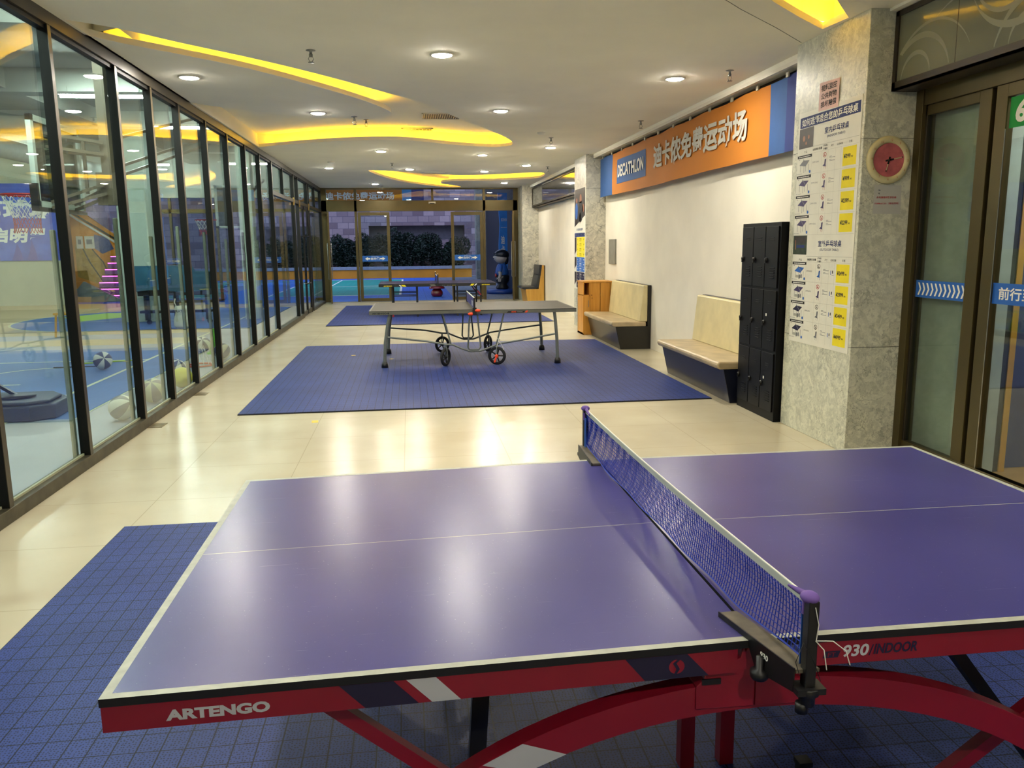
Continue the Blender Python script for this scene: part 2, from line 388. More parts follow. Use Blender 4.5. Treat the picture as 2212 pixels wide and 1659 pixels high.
def cove_wall(mb, poly, d, skip=None):
    q = offset_poly(poly, d)
    q = [(max(-2.41, min(3.85, x)), y) for x, y in q]
    for i in range(len(q)):
        a, b = q[i], q[(i+1) % len(q)]
        mb.quad([(a[0], a[1], ZC+.05), (b[0], b[1], ZC+.05), (b[0], b[1], 3.46), (a[0], a[1], 3.46)], M_ceil)
for poly, d in ((smA, .24), (smC, .22), (smD, .12), (smB, -.26)): cove_wall(up, poly, d)
struct(up.build('ceiling.002'))
def led(poly, d, name, label, rng=None, closed=True):
    q = offset_poly(poly, d); q = [p for i, p in enumerate(q) if p[0] > -2.36 and (rng is None or rng(p, i))]
    o = MB().ribbon([(x, y, ZC+.056) for x, y in q], .03, M_led).build(name)
    return tag(o, label, 'light strip', 'yellow light strips hidden in the ceiling coves')
led(smA, .17, 'light_strip', 'yellow light strip along the far curved edge of the large ceiling recess', lambda p, i: p[1] > 12.9)
led(smB, -.18, 'light_strip', 'yellow light strip on top of the curved ceiling tongue above the partition', lambda p, i: i < len(smB)*.66 and p[1] > 7.12)
led(smC, .15, 'light_strip', 'yellow light strip around the far small ceiling recess', lambda p, i: p[1] > 18.3)
led(smD, .05, 'light_strip', 'yellow light strip in the narrow recess above the marble column', lambda p, i: i < len(smD)*.5)

# ---- glazed partition on the left
w1 = thing('window_1', 'tall black framed glass partition to the gym', 'window', (XL, 12, 0)); w1['kind'] = 'structure'; del w1['category']
ym = [-2.7, -1.4, -.1, 1.2, 2.5, 3.75, 5.04, 6.30, 7.60, 8.56, 9.53, 10.72, 11.92, 13.15, 14.37, 15.57]
def mullion(y, z0=.09, z1=3.15, w=.052, d=.072):
    MB().box((XL-d, y-w, z0), (XL-.004, y, z1), M_black).box((XL-.004, y-w, z0), (XL, y, z1), mat('dark_mullion_face', '#3a3121', .35, .3, .1, 5)).build('mullion', w1)
for y in ym: mullion(y)
for y in (18.42, 19.1, 20.8, 21.1, 23.98): mullion(y, 0, 3.15, .06)
for y in (16.9, 22.4): mullion(y, 2.62, 3.15, .05, .06)
MB().box((XL-.10, -3.5, 0), (XL+.005, 19.1, .09), M_sill).box((XL-.10, 21.1, 0), (XL+.005, 24, .06), M_sill).build('sill', w1, bevel=.004)
MB().box((XL-.10, -3.5, 3.15), (XL+.004, 24, 3.24), M_dkbr).box((XL-.08, -3.5, 3.12), (XL-.02, 24, 3.15), M_black).build('head_rail', w1)
MB().box((XL-.085, 15.57, 2.56), (XL, 24, 2.63), M_dkbr).build('transom', w1)
edges = [-3.45]+ym
for a, b in zip(edges[:-1], edges[1:]):
    MB().box((XL-.058, a, .09), (XL-.05, b-.05, 3.12), M_glass).build('pane', w1)
    MB().box((XL-.06, a, .09), (XL-.045, b-.055, .105), mat('pale_sealant', '#a9ab8e', .6)).box((XL-.06, a, .09), (XL-.045, a+.012, 3.1), M_chrome).build('sealant', w1)
for a, b in ((15.57, 16.98), (16.985, 18.36), (21.1, 22.4), (22.41, 23.92)): MB().box((XL-.05, a, .09), (XL-.042, b, 2.56), M_glass).build('pane', w1)
for a, b in ((15.57, 16.85), (16.9, 19.04), (19.1, 20.74), (20.8, 22.35), (22.4, 23.92)): MB().box((XL-.05, a, 2.63), (XL-.042, b, 3.12), M_glass).build('pane', w1)
for y in (18.3, 19.2, 20.95): MB().box((XL-.02, y-.03, 2.5), (XL+.012, y+.03, 2.66), mat('brass', '#b79a5a', .3, .8)).build('patch_clamp', w1)
# pair of glazed doors in it
d1 = MB()
d2 = thing('door_1', 'pair of black framed glass doors in the partition', 'door', (XL, 19.9, 0)); d2['kind'] = 'structure'; del d2['category']
for a, b in ((19.1, 19.9), (19.93, 20.74)):
    f = MB()
    for y in (a, b-.06): f.box((XL-.05, y, .02), (XL-.01, y+.06, 2.56), M_black)
    f.box((XL-.05, a, 2.48), (XL-.01, b, 2.56), M_black).box((XL-.05, a, .02), (XL-.01, b, .12), M_sill); lf = f.build('leaf_frame', d2)
    MB().box((XL-.034, a+.06, .12), (XL-.026, b-.06, 2.48), M_glass).build('pane', d2)
for z in (.75, 1.85):
    MB().tube([(XL-.01, 19.55, z), (XL+.05, 19.55, z), (XL+.05, 20.25, z), (XL-.01, 20.25, z)], .014, M_blk, 8).build('handle', d2)
# foam guards on the gym side of the posts
for i, y in enumerate(ym[6:15]):
    h = 1.72+.25*random.random()
    o = MB().box((XL-.135, y-.045, .0), (XL-.10, y-.005, h), mat('grey_foam_guard', '#838c78', .8, var=.08)).build('foam_guard', bevel=.01)
    tag(o, 'pale green-grey foam guard behind the %s partition post from the left edge' % ('second third fourth fifth sixth seventh eighth ninth tenth'.split()[i]), 'padding', 'foam guards on the partition posts')

# ---- right hand wall, columns, cornice
wr = MB(); wr.box((XR, 6.8, 0), (3.9, 15.06, 3.24), M_white).box((XR, 16.1, 0), (3.9, 23.0, 3.24), M_white).box((XR-.02, 6.8, 3.08), (XR, 15.06, 3.24), M_blk)
struct(wr.build('wall_right'))
def column(n, x0, y0, y1, m, z1=3.24):
    struct(MB().box((x0, y0, 0), (3.9, y1, z1), m).build('wall_right_column' if n == 0 else 'wall_right_column', bevel=.004))
column(0, XC, 5.70, 6.80, M_marble); column(1, XC, 15.06, 16.10, M_marble2); column(2, 3.22, 23.0, 24.0, M_marble2)
struct(MB().box((3.44, 6.8, 3.20), (3.70, 15.06, 3.24), M_ceil).box((3.44, 6.8, 3.165), (3.47, 15.06, 3.20), M_white).build('trim_1'))
struct(MB().box((3.44, 16.1, 3.17), (3.70, 23.0, 3.24), M_ceil).box((3.44, -3.5, 3.22), (3.9, 5.70, 3.24), M_ceil).build('trim_2'))
# marble slab joints
jt = mat('stone_joint', '#6f6e64', .7)
j = MB()
for z in (.82, 2.35): j.box((XC-.0015, 5.698, z), (3.7, 5.70, z+.004), jt); j.box((XC-.0015, 5.7, z), (XC, 6.8, z+.004), jt)
for z in (.85, 2.62): j.box((XC-.0015, 15.058, z), (3.68, 15.06, z+.005), jt)
struct(j.build('trim_3'))
# back wall behind the camera and shell of the shop beyond the right doors
struct(MB().box((-2.5, -3.6, 0), (3.9, -3.5, 3.5), M_white).build('wall_back'))
sh = MB(); sh.box((8.9, -3.5, 0), (9, 9, 3.3), mat('shop_wall', '#4a5474', .6)).box((3.9, 8.9, 0), (9, 9, 3.3), mat('shop_wall', '#4a5474', .6)).box((3.9, -3.6, 0), (9, -3.5, 3.3), M_white)
struct(sh.build('wall_shop')); struct(MB().box((3.9, -3.5, 3.3), (9, 9, 3.35), M_white).build('ceiling_shop'))

# ---- gym shell
M_conc = mat('grey_painted_concrete', '#9ea199', .85, var=.12, scale=.8); M_gw = mat('gym_wall_paint', '#b3b49f', .8, var=.05, scale=1.2)
struct(MB().box((-16, 25.1, 0), (-9.9, 25.3, 4.4), M_gw).build('wall_gym_back')); struct(MB().box((-16.2, -3.5, 0), (-16, 25.3, 4.4), M_gw).build('wall_gym_left')); struct(MB().box((-16, -3.7, 0), (-2.5, -3.5, 4.4), M_gw).build('wall_gym_front'))
struct(MB().box((-9.9, 25.1, 3.05), (-2.42, 25.3, 4.4), M_conc).box((-2.52, -3.5, 3.24), (-2.42, 25.1, 4.4), M_conc).build('wall_gym_lintel'))
gc = MB().box((-16, -3.5, 4.3), (-2.5, 25.3, 4.4), M_conc)
for y in (1.5, 5.5, 9.5, 13.5, 17.5, 21.5): gc.box((-16, y, 3.95), (-2.52, y+.35, 4.3), M_conc)
for x in (-6.2, -10.5): gc.box((x, -3.5, 4.0), (x+.3, 25.1, 4.3), M_conc)
struct(gc.build('ceiling_gym'))
for x0, y0, s in ((-6.25, 18.8, .62), (-3.72, 18.95, .30)):
    struct(MB().box((x0, y0, 0), (x0+s, y0+s, 4.3), mat('gym_column_paint', '#c4d2c4', .6, var=.03)).build('wall_gym_column', bevel=.01))
# gym fixtures: round duct, tube lights
o = MB().tube([(-8.4, -3, 3.72), (-8.4, 25, 3.72)], .2, mat('painted_duct', '#a8aca6', .7), 20)
for y in range(-2, 25, 2): o.tube([(-8.4, y, 3.72), (-8.4, y+.03, 3.72)], .21, M_steel, 20)
tag(o.build('air_duct'), 'round galvanised air duct running under the gym ceiling', 'duct')
fx = None
TL = ['the largest, behind the second bay', 'second lit one beyond it', 'far one near the gym glazing', 'above the hanging hoop', 'above the front left corner', 'in the middle of the gym', 'deep in the gym by the blue poster', 'over the near left of the gym', 'by the far left wall', 'in the far left corner', 'before the escalator opening']
spots = [(-4.35, 13.0), (-4.05, 16.2), (-4.2, 23.0), (-3.4, 8.0), (-3.6, 3.5), (-9.5, 13.0), (-9.5, 20.5), (-9.5, 6.0), (-13.5, 13), (-13.5, 21), (-6.9, 23.3)]
for i, (x, y) in enumerate(spots):
    lab = 'long white tube light under the gym ceiling, '+TL[i]
    if fx is None:
        fx = thing('tube_light', lab, 'lamp', (x, y, 3.8), 'tube lights under the gym ceiling')
        MB().box((x-.62, y-.05, 3.83), (x+.62, y+.05, 3.87), M_wp).build('housing', fx)
        MB().tube([(x-.6, y, 3.81), (x+.6, y, 3.81)], .022, M_tube, 8).build('tube', fx)
        for s in (-.5, .5): MB().tube([(x+s, y, 3.87), (x+s, y, 3.95)], .005, M_steel, 6).build('hanger', fx)
    else: copy_tree(fx, (x, y, 3.8), lab)

# ---- glazed front at the far end
wf = thing('window_2', 'bronze framed glazed shopfront at the end of the hall', 'window', (.4, YF, 0)); wf['kind'] = 'structure'; del wf['category']
f = MB().box((-2.42, YF-.05, 2.59), (3.2, YF+.10, 2.89), M_bronze); f.build('header', wf)
f = MB()
for x, w in ((-2.42, .14), (-1.50, .07), (2.19, .07), (3.08, .14)): f.box((x, YF-.05, 0), (x+w, YF+.08, 3.24), M_bronze)
f.box((.70, YF-.04, 2.89), (.76, YF+.06, 3.24), M_bronze).box((-2.42, YF-.04, 3.2), (3.2, YF+.06, 3.24), M_bronze); f.build('post', wf)
MB().box((-2.3, YF, 2.89), (3.1, YF+.008, 3.2), M_glass2).build('transom_pane', wf)
MB().box((-2.42, YF-.08, 0), (3.2, YF+.1, .012), M_steel).build('threshold', wf)
MB().box((.62, YF-.09, 2.80), (.82, YF-.05, 2.85), M_wp).box((.65, YF-.1, 2.79), (.79, YF-.05, 2.81), M_blk).build('door_sensor', wf)
def slide_leaf(n, x0, x1, label, y=YF-.07):
    d = thing('door_%d' % n, label, 'door', ((x0+x1)/2, y, 0)); d['kind'] = 'structure'; del d['category']
    MB().box((x0, y-.02, .02), (x0+.085, y+.02, 2.56), M_bronze).box((x1-.085, y-.02, .02), (x1, y+.02, 2.56), M_bronze).box((x0+.085, y-.02, 2.47), (x1-.085, y+.02, 2.56), M_bronze).box((x0+.085, y-.02, .02), (x1-.085, y+.02, .11), M_bronze).build('leaf_frame', d)
    MB().box((x0+.085, y-.004, .11), (x1-.085, y+.004, 2.47), M_glass2).build('pane', d)
    MB().box((x0+.085, y-.007, 1.165), (x1-.085, y-.0045, 1.33), M_blue).build('sticker_band', d)
    m = MB(); c = (x0+x1)/2; z = 1.245; yy = y-.009
    for s in (-1, 1):
        m.quad([(c+s*.29, yy, z), (c+s*.21, yy, z+.05), (c+s*.21, yy, z+.02), (c+s*.14, yy, z+.02), (c+s*.14, yy, z-.02), (c+s*.21, yy, z-.02), (c+s*.21, yy, z-.05)][::-s], M_wht)
    m.text('自动门', (c-.12, yy, z-.035), RX, UZ, .24, .07, M_wht, .02); m.text('Automatic Door', (c-.1, yy, z+.055), RX, UZ, .2, .018, M_wht)
    m.build('lettering', d)
slide_leaf(2, -1.41, -.51, 'left sliding glass leaf'); slide_leaf(3, 1.25, 2.18, 'right sliding glass leaf')
def swing_leaf(n, p, q, label):
    d = thing('door_%d' % n, label, 'door', (*p, 0)); d['kind'] = 'structure'; del d['category']
    P, Q = Vector((*p, 0)), Vector((*q, 0)); t = (Q-P).normalized(); m = MB()
    for a in (P+t*.03, Q-t*.03): m.beam(a+V(0, 0, .03), a+V(0, 0, 2.55), .045, .07, M_bronze, up=t)
    for z in (.07, 2.51): m.beam(P+V(0, 0, z), Q+V(0, 0, z), .045, .08, M_bronze)
    m.build('leaf_frame', d); MB().beam(P+V(0, 0, 1.28), Q+V(0, 0, 1.28), .008, 2.4, M_glass2).build('pane', d)
    h = P.lerp(Q, .9); nn = V(t.y, -t.x, 0)*.05
    MB().tube([h+V(0, 0, .7), h+nn+V(0, 0, .7), h+nn+V(0, 0, 1.7), h+V(0, 0, 1.7)], .012, M_steel, 8).tube([h+V(0, 0, .7), h-nn+V(0, 0, .7), h-nn+V(0, 0, 1.7), h+V(0, 0, 1.7)], .012, M_steel, 8).build('handle', d)
swing_leaf(4, (-2.26, 23.95), (-2.17, 23.15), 'left swing leaf'); swing_leaf(5, (3.06, 23.95), (2.98, 23.2), 'right swing leaf')
# glazed front of the gym, farther left in the same plane
w3 = thing('window_3', 'glazed shopfront of the gym', 'window', (-5, 25.1, 0)); w3['kind'] = 'structure'; del w3['category']
f = MB()
for x in (-8.2, -6.9, -5.6, -4.3, -3.4, -2.55): f.box((x, 25.1, 0), (x+.07, 25.2, 3.05), M_bronze)
f.box((-8.2, 25.1, 2.6), (-2.5, 25.2, 2.72), M_bronze).box((-8.2, 25.1, 0), (-2.5, 25.2, .08), M_bronze); f.build('frame', w3)
MB().box((-8.2, 25.14, .08), (-2.5, 25.148, 3.05), M_glass2).build('pane', w3)

# ---- right doors near the camera
XD = 3.72
d6 = thing('door_6', 'bronze framed sliding glass doors beside the marble column', 'door', (XD, 4.5, 0)); d6['kind'] = 'structure'; del d6['category']
f = MB()
f.box((XD-.03, 5.62, 0), (XD+.10, 5.70, 2.69), M_bronze)                        # jamb
f.box((XD-.02, -3.5, 2.57), (XD+.12, 5.62, 2.69), M_bronze)                     # header
f.box((XD-.01, 5.62, 0), (XD+.05, -3.5, .11), M_bronze); f.build('door_frame', d6, bevel=.003)
f = MB().box((XD, 4.95, .1), (XD+.04, 5.06, 2.58), M_bronze).box((XD, 5.06, 2.5), (XD+.04, 5.62, 2.57), M_bronze).box((XD+.0, 5.60, .1), (XD+.04, 5.63, 2.57), M_dkbr)
f.build('fixed_leaf_frame', d6, bevel=.003)
MB().box((XD+.04, 4.90, .05), (XD+.07, 4.95, 2.58), M_dkbr).build('weather_seal', d6)
MB().box((XD+.016, 5.06, .11), (XD+.024, 5.60, 2.5), M_glass2).build('pane', d6)
f = MB()
f.box((XD-.005, 4.80, .03), (XD+.05, 4.90, 2.57), M_bronze).box((XD-.005, 3.0, 2.49), (XD+.05, 4.80, 2.57), M_bronze).box((XD-.005, 3.0, .03), (XD+.05, 4.80, .11), M_bronze).box((XD-.005, 2.9, .03), (XD+.05, 3.0, 2.57), M_bronze).box((XD-.008, 4.795, .1), (XD, 4.80, 2.3), M_chrome)
f.build('sliding_leaf_frame', d6, bevel=.003)
MB().box((XD+.018, 3.0, .11), (XD+.026, 4.80, 2.49), M_glass2).build('pane', d6)
MB().box((XD+.016, -3.4, .11), (XD+.024, 2.9, 2.5), M_glass2).build('pane', d6)
MB().box((3.80, 5.02, 0), (3.9, 5.70, 2.6), mat('dusty_grey_green_backing', '#8f947c', .8, var=.16, scale=2)).build('backing_board', d6)
m = MB().box((XD+.010, 5.055, 1.205), (XD+.0155, 5.605, 1.33), M_blue)
for k in range(11):
    y = 5.575-k*.0475; z = 1.2675; x = XD+.009; a = .018
    m.quad([(x, y, z+.045), (x, y-a, z+.045), (x, y-a-.022, z), (x, y-a, z-.045), (x, y, z-.045), (x, y-.022, z)], M_wht)
m.build('chevron_sticker', d6)
m = MB().box((XD+.012, 3.6, 1.212), (XD+.0175, 4.80, 1.345), M_blue)
m.text('前行至迪卡侬入口', (XD+.0115, 4.745, 1.235), RYn, UZ, .80, .085, M_wht, .02, lift=.0005); m.build('direction_sticker', d6)
m = MB().box((XD+.012, 4.50, 2.30), (XD+.0175, 4.79, 2.485), M_green_s)
m.text('6', (XD+.0115, 4.74, 2.325), RYn, UZ, .095, .135, M_wht, .04, lift=.0005); m.build('number_sticker', d6)
MB().box((3.80, 3.2, 1.16), (3.9, 4.72, 1.175), M_glass2).build('glass_shelf', d6)
# things just inside the shop
o = MB().box((3.93, 5.04, 0), (4.04, 5.12, 3.3), mat('white_shop_post', '#a9b6ae', .6, var=.06)); struct(o.build('wall_shop_post'))
o = MB().box((4.04, 5.05, 0), (4.085, 5.12, 3.3), mat('dark_jamb', '#2c302a', .6)).box((4.085, 5.04, 0), (4.13, 5.12, 3.3), mat('yellow_jamb', '#c99a3c', .5)); struct(o.build('trim_4'))
o = MB().box((4.13, 5.13, 0), (8.8, 5.2, 3.3), mat('navy_shop_panel', '#3d4770', .5, var=.05)); struct(o.build('wall_shop_panel'))
# transom sign boxes over the doors (near) and over the far wall
def signbox(y0, y1, z0, z1, mface, name, label, xf=3.49, back=3.74):
    t = thing(name, label, 'panel', (xf, (y0+y1)/2, z0)); fr = .035
    MB().box((xf, y0, z0), (xf+.03, y1, z0+fr+.02), M_bark).box((xf, y0, z1-fr), (xf+.03, y1, z1), M_bark).box((xf, y0, z0), (xf+.03, y0+fr, z1), M_bark).box((xf, y1-fr, z0), (xf+.03, y1, z1), M_bark).box((xf, y0, z0), (back, y1, z0+.012), M_bark).box((xf-.002, y1-.001, z0-.004), (back, y1+.003, z0+.0), M_chrome).box((xf-.002, y1-.0, z0-.004), (xf+.002, y1+.003, z1), M_chrome).build('frame', t)
    MB().box((xf+.012, y0+fr, z0+fr), (xf+.02, y1-fr, z1-fr), mface).build('face', t); return t
sb = signbox(-3.4, 5.695, 2.68, 3.215, M_frost, 'transom_panel', 'dark framed frosted glass panel with pale swirls above the sliding doors', back=XD-.035)
m = MB()
AX = [3.5015]
def arc(cy, cz, r, a0, a1, w):
    AX[0] -= .00012; xx = AX[0]
    n = 28; pr = []
    for i in range(n+1):
        a = math.radians(a0+(a1-a0)*i/n); ww = w*math.sin(PI*(i+.5)/(n+1)); pr.append((cy+(r-ww/2)*math.cos(a), cz+(r-ww/2)*math.sin(a), cy+(r+ww/2)*math.cos(a), cz+(r+ww/2)*math.sin(a)))
    for p, q in zip(pr[:-1], pr[1:]):
        pts = [(xx, p[0], p[1]), (xx, p[2], p[3]), (xx, q[2], q[3]), (xx, q[0], q[1])]
        if all(2.72 < t[2] < 3.178 and t[1] < 5.655 for t in pts): m.quad(pts, M_swirl)
for k in range(4):
    y = 5.35-k*1.05
    arc(y+.1, 2.73, .16, 0, 180, .03); arc(y+.06, 2.66, .33, 10, 170, .04); arc(y-.05, 2.60, .46, 20, 150, .02)
    arc(y-.75, 3.25, .30, 180, 350, .03); arc(y-.85, 3.30, .45, 190, 330, .045); arc(y-.40, 2.55, .60, 60, 130, .02)
m.build('etched_pattern', sb); MB().box((3.5005, 5.03, 2.72), (3.502, 5.034, 3.18), M_bark).build('glass_joint', sb)
signbox(16.1, 22.95, 2.63, 3.15, M_darkglass, 'transom_panel', 'dark glossy glass panel above the far white wall, reflecting the banner')

# ---- outside
struct(MB().box((-30, 24.0, -.12), (1.35, 43, -.004), M_court).box((-30, 27.2, -.01), (-.3, 39.5, 0.0), M_green).build('floor_outside'))
struct(MB().box((1.35, 24.0, -.12), (14, 43, -.003), brickm('grey_paving', '#6d7684', '#7a8290', '#4c525c', .6, .6, 'XY', .012, .6)).build('floor_paving'))
cl = MB()
for b in [(-30, 39.42, -.28, 39.5), (-.36, 27.2, -.28, 39.5), (-30, 27.2, -.28, 27.28), (-3.2, 27.2, -3.14, 39.5), (-30, 33.3, -.28, 33.37)]: cl.box((b[0], b[1], 0), (b[2], b[3], .003), M_wht)
struct(cl.build('floor_outside_lines'))
M_stone = brickm('pink_sandstone_blocks', '#58424e', '#ab969e', '#5f5264', .55, .31, 'XZ', .012)
M_stone.node_tree.nodes
sw = MB().box((-30, 43, 0), (-2.0, 43.4, 9), M_stone).box((2.95, 43, 0), (12, 43.4, 9), M_stone).box((-2.0, 43, 2.62), (2.95, 43.4, 9), M_stone).box((-2.0, 43.9, 0), (2.95, 44, 2.62), mat('niche_grey', '#6b6a78', .9))
sw.box((-2.0, 43, 0), (2.95, 44, 1.9), M_stone).box((-2.2, 43.3, 1.5), (-2.0, 44, 2.9), M_stone).box((2.95, 43.3, 1.5), (3.2, 44, 2.9), M_stone).box((-2.2, 43.3, 2.62), (3.2, 44, 3), M_stone)
struct(sw.build('wall_outside'))
M_or = mat('orange_render', '#dc8c16', .7, var=.08, scale=1.5)
pl = MB().box((-30, 41.2, 0), (3.15, 41.4, .43), M_or).box((-30, 41.15, .43), (3.18, 41.45, .575), mat('grey_coping', '#8e939c', .8)).box((-30, 41.4, 0), (3.15, 43, .45), mat('planter_soil', '#2b241d', .95))
struct(pl.build('wall_planter'))
struct(MB().box((3.2, 38.6, 0), (3.95, 39.4, 6), mat('stone_pier', '#8c8880', .8, var=.15)).build('wall_pier'))
struct(MB().box((3.66, 24.2, 0), (3.8, 38.6, 5), mat('deep_blue_cladding', '#0e1422', .6)).build('wall_outside_right'))
struct(MB().box((-30, 24.9, 4.4), (12, 30.5, 4.5), M_conc).build('ceiling_canopy'))
# ================================================================= LIGHT FITTINGS, CEILING THINGS
dl = None
DLS = [(-2.04,8.48,'left of the pair nearest the camera, close above the partition'),(.34,7.35,'the largest one, on the plain ceiling nearest the camera'),(-1.05,10.57,'on the tip of the curved ceiling tongue'),(1.18,10.27,'on the plain ceiling just before the air vent'),
 (-.42,14.68,'left one just beyond the wide yellow recess'),(1.4,15.22,'middle one just beyond the wide yellow recess'),(2.46,14.03,'near the column with the small poster'),(.08,18.1,'just before the far recess, left one'),(1.75,18.6,'just before the far recess, right one'),(-.82,22.3,'beside the left end of the far recess'),(2.6,22.0,'dim one on the far ceiling by the glazed front'),
 (-1.3,4.6,'unseen, added for light over the left edge of the front mat'),(.9,3.9,'unseen, added for light over the far side of the front table'),(2.7,8.2,'on the plain ceiling in front of the lockers'),(-1.2,1.6,'unseen, added for light behind the viewer on the left'),(2.4,1.2,'unseen, added for light behind the viewer on the right'),(.6,-.8,'unseen, added for light farthest behind the viewer'),(2.5,17.2,'beyond the column with the small poster'),(-1.6,17.8,'near the glass doors in the partition')]  # those over the front table and behind the viewer are unseen, added for light
for x, y, w in DLS:
    lab = 'round white recessed downlight, '+w if w else 'round white recessed downlight beyond the picture'
    if dl is None:
        dl = thing('downlight', lab, 'lamp', (x, y, ZC), 'round downlights in the hall ceiling')
        MB().lathe([(.105, 0), (.105, -.008), (.088, -.012), (.08, -.004), (.08, 0)], (x, y, ZC), M_wp, 28).build('trim_ring', dl)
        MB().lathe([(.080, -.004), (.077, -.012), (.062, -.018), (.03, -.021), (1e-5, -.022)], (x, y, ZC), M_dl, 28).build('diffuser', dl)
    else: copy_tree(dl, (x, y, ZC), lab)
for x, y, w in ((4.6, 4.2, 'unseen, added to brighten the shop just behind the right doors'), (6.8, 2.2, 'unseen, added to brighten the shop deeper on the right')): copy_tree(dl, (x, y, 3.3), 'round white recessed downlight, '+w)  # unseen copies added to brighten the dark shop interior
sp = None
for x, y, z, w in [(-.76,7.29,ZC,'the largest, on the plain ceiling near the long yellow slot'),(-.63,10.85,ZC,'at the tip of the curved ceiling tongue'),(-.56,12.6,3.46,'inside the wide yellow recess'),(-.27,16.8,ZC,'between the two yellow recesses'),(3.0,17.5,ZC,'above the dark panel on the right'),(3.11,7.8,ZC,'above the orange banner near the marble column'),(3.16,11.0,ZC,'above the lettering end of the orange banner'),(-.67,23.2,ZC,'near the glazed front'),(2.25,12.8,ZC,'small one right of the recess')]:
    lab = 'metal sprinkler head '+w
    if sp is None:
        sp = thing('sprinkler', lab, 'sprinkler', (x, y, z), 'sprinkler heads on the ceiling')
        MB().lathe([(.04, 0), (.04, -.004), (.012, -.008), (.012, -.03), (.016, -.032), (.016, -.05), (.008, -.055)], (x, y, z), M_steel, 14).build('body', sp)
        b = MB()
        for s in (-1, 1): b.tube([(x+s*.012, y, z-.05), (x+s*.022, y, z-.07), (x+s*.006, y, z-.095)], .003, M_steel, 6)
        b.lathe([(1e-4, -.094), (.026, -.096), (.026, -.1), (1e-4, -.102)], (x, y, z), M_steel, 14); b.build('deflector', sp)
    else: copy_tree(sp, (x, y, z), lab)
def vent(x0, y0, x1, y1, z, label, n=10):
    t = thing('ceiling_vent', label, 'vent', ((x0+x1)/2, (y0+y1)/2, z))
    MB().box((x0, y0, z-.012), (x1, y0+.02, z), M_wp).box((x0, y1-.02, z-.012), (x1, y1, z), M_wp).box((x0, y0, z-.012), (x0+.02, y1, z), M_wp).box((x1-.02, y0, z-.012), (x1, y1, z), M_wp).build('frame', t)
    MB().box((x0+.02, y0+.02, z-.003), (x1-.02, y1-.02, z), M_blk).build('duct_opening', t); s = MB()
    for i in range(n): x = x0+.02+(x1-x0-.04)*(i+.5)/n; s.beam((x, y0+.02, z-.008), (x, y1-.02, z-.008), .003, .014, M_wp, up=(.6, 0, .8))
    s.build('louvre', t)
vent(.25, 11.95, .82, 12.45, 3.46, 'dark slatted air vent at the edge of the wide ceiling recess', 16)
vent(-.05, 13.42, .45, 13.62, 3.455, 'small lit rectangular grille over the yellow fascia', 8)
vent(.35, 18.75, .9, 18.9, ZC, 'narrow black slot vent before the far recess', 6)
t = thing('smoke_detector', 'flat round white smoke detector on the ceiling left of the far recess', 'detector', (-1.44, 16.55, ZC)); MB().lathe([(.07, 0), (.07, -.02), (.05, -.03), (1e-4, -.032)], (-1.44, 16.55, ZC), M_wp).build('housing', t)
t = thing('smoke_detector', 'small round detector on the ceiling above the column with the poster', 'detector', (2.0, 12.2, ZC)); MB().lathe([(.06, 0), (.06, -.02), (.04, -.03), (1e-4, -.032)], (2.0, 12.2, ZC), M_wp).build('housing', t)
o = MB()
for a, b in zip([(2.38,5.81),(2.85,6.26),(3.28,6.70)][:-1], [(2.38,5.81),(2.85,6.26),(3.28,6.70)][1:]): o.beam((a[0], a[1], ZC), (b[0], b[1], ZC), .006, .002, jt)
o.beam((1.9, 5.3, ZC), (2.38, 5.81, ZC), .006, .002, jt).beam((2.95, 5.2, ZC), (3.28, 5.5, ZC), .008, .002, jt); struct(o.build('trim_5'))

# ================================================================= FLOOR MATS AND MARKS
def sports_mat(x0, y0, x1, y1, label, skew=0.):
    b = MB().prism([(x0, y0), (x1, y0), (x1, y1), (x0+skew, y1)], M_mat, 'z', 0.0005, .014)
    for a, c in (((x0-.005, y0-.005), (x1+.005, y0)), ((x0-.005, y1), (x1+.005, y1+.005)), ((x0-.005, y0), (x0, y1)), ((x1, y0), (x1+.005, y1))): b.box((*a, .0005), (*c, .012), M_rub)
    tag(b.build('sports_mat'), label, 'floor mat', 'blue tiled mats under the tables')
sports_mat(-1.70, .2, 3.1, 4.77, 'blue perforated tile mat under the red framed table in front')
sports_mat(-1.70, 7.98, 3.1, 13.4, 'blue tile mat under the grey outdoor table')
sports_mat(-1.72, 16.8, 3.0, 22.4, 'blue tile mat under the far black table')
M_tape = mat('yellow_tape', '#d9b92c', .5, var=.1)
for x, y, w, l, a, lab in [(-.92, 7.57, .06, .10, .1, 'yellow tape scrap on the cream floor before the middle mat'), (-.86, 12.1, .06, .07, .3, 'small yellow tape scrap at the left of the middle mat'), (-.29, 11.6, .06, .05, .9, 'tiny yellow tape scrap behind the left leg of the grey table')]:
    z = .0005 if y < 8 else .0145; c, s = math.cos(a), math.sin(a)
    o = MB().add([(x+c*u*w-s*v*l, y+s*u*w+c*v*l, z+k) for k in (0, .001) for u, v in ((-.5,-.5),(.5,-.5),(.5,.5),(-.5,.5))], [(0,3,2,1),(4,5,6,7),(0,1,5,4),(1,2,6,5),(2,3,7,6),(3,0,4,7)], M_tape)
    tag(o.build('tape_scrap'), lab, 'tape')
M_plate = mat('tarnished_plate', '#7d6f50', .4, .5, .15, 20)
for y, lab in ((7.68, 'small tarnished metal plate against the partition sill, nearest one'), (9.3, 'small tarnished metal plate against the partition sill, farther one')):
    tag(MB().box((XL+.006, y-.12, 0), (XL+.13, y+.06, .004), M_plate).build('floor_plate'), lab, 'plate')

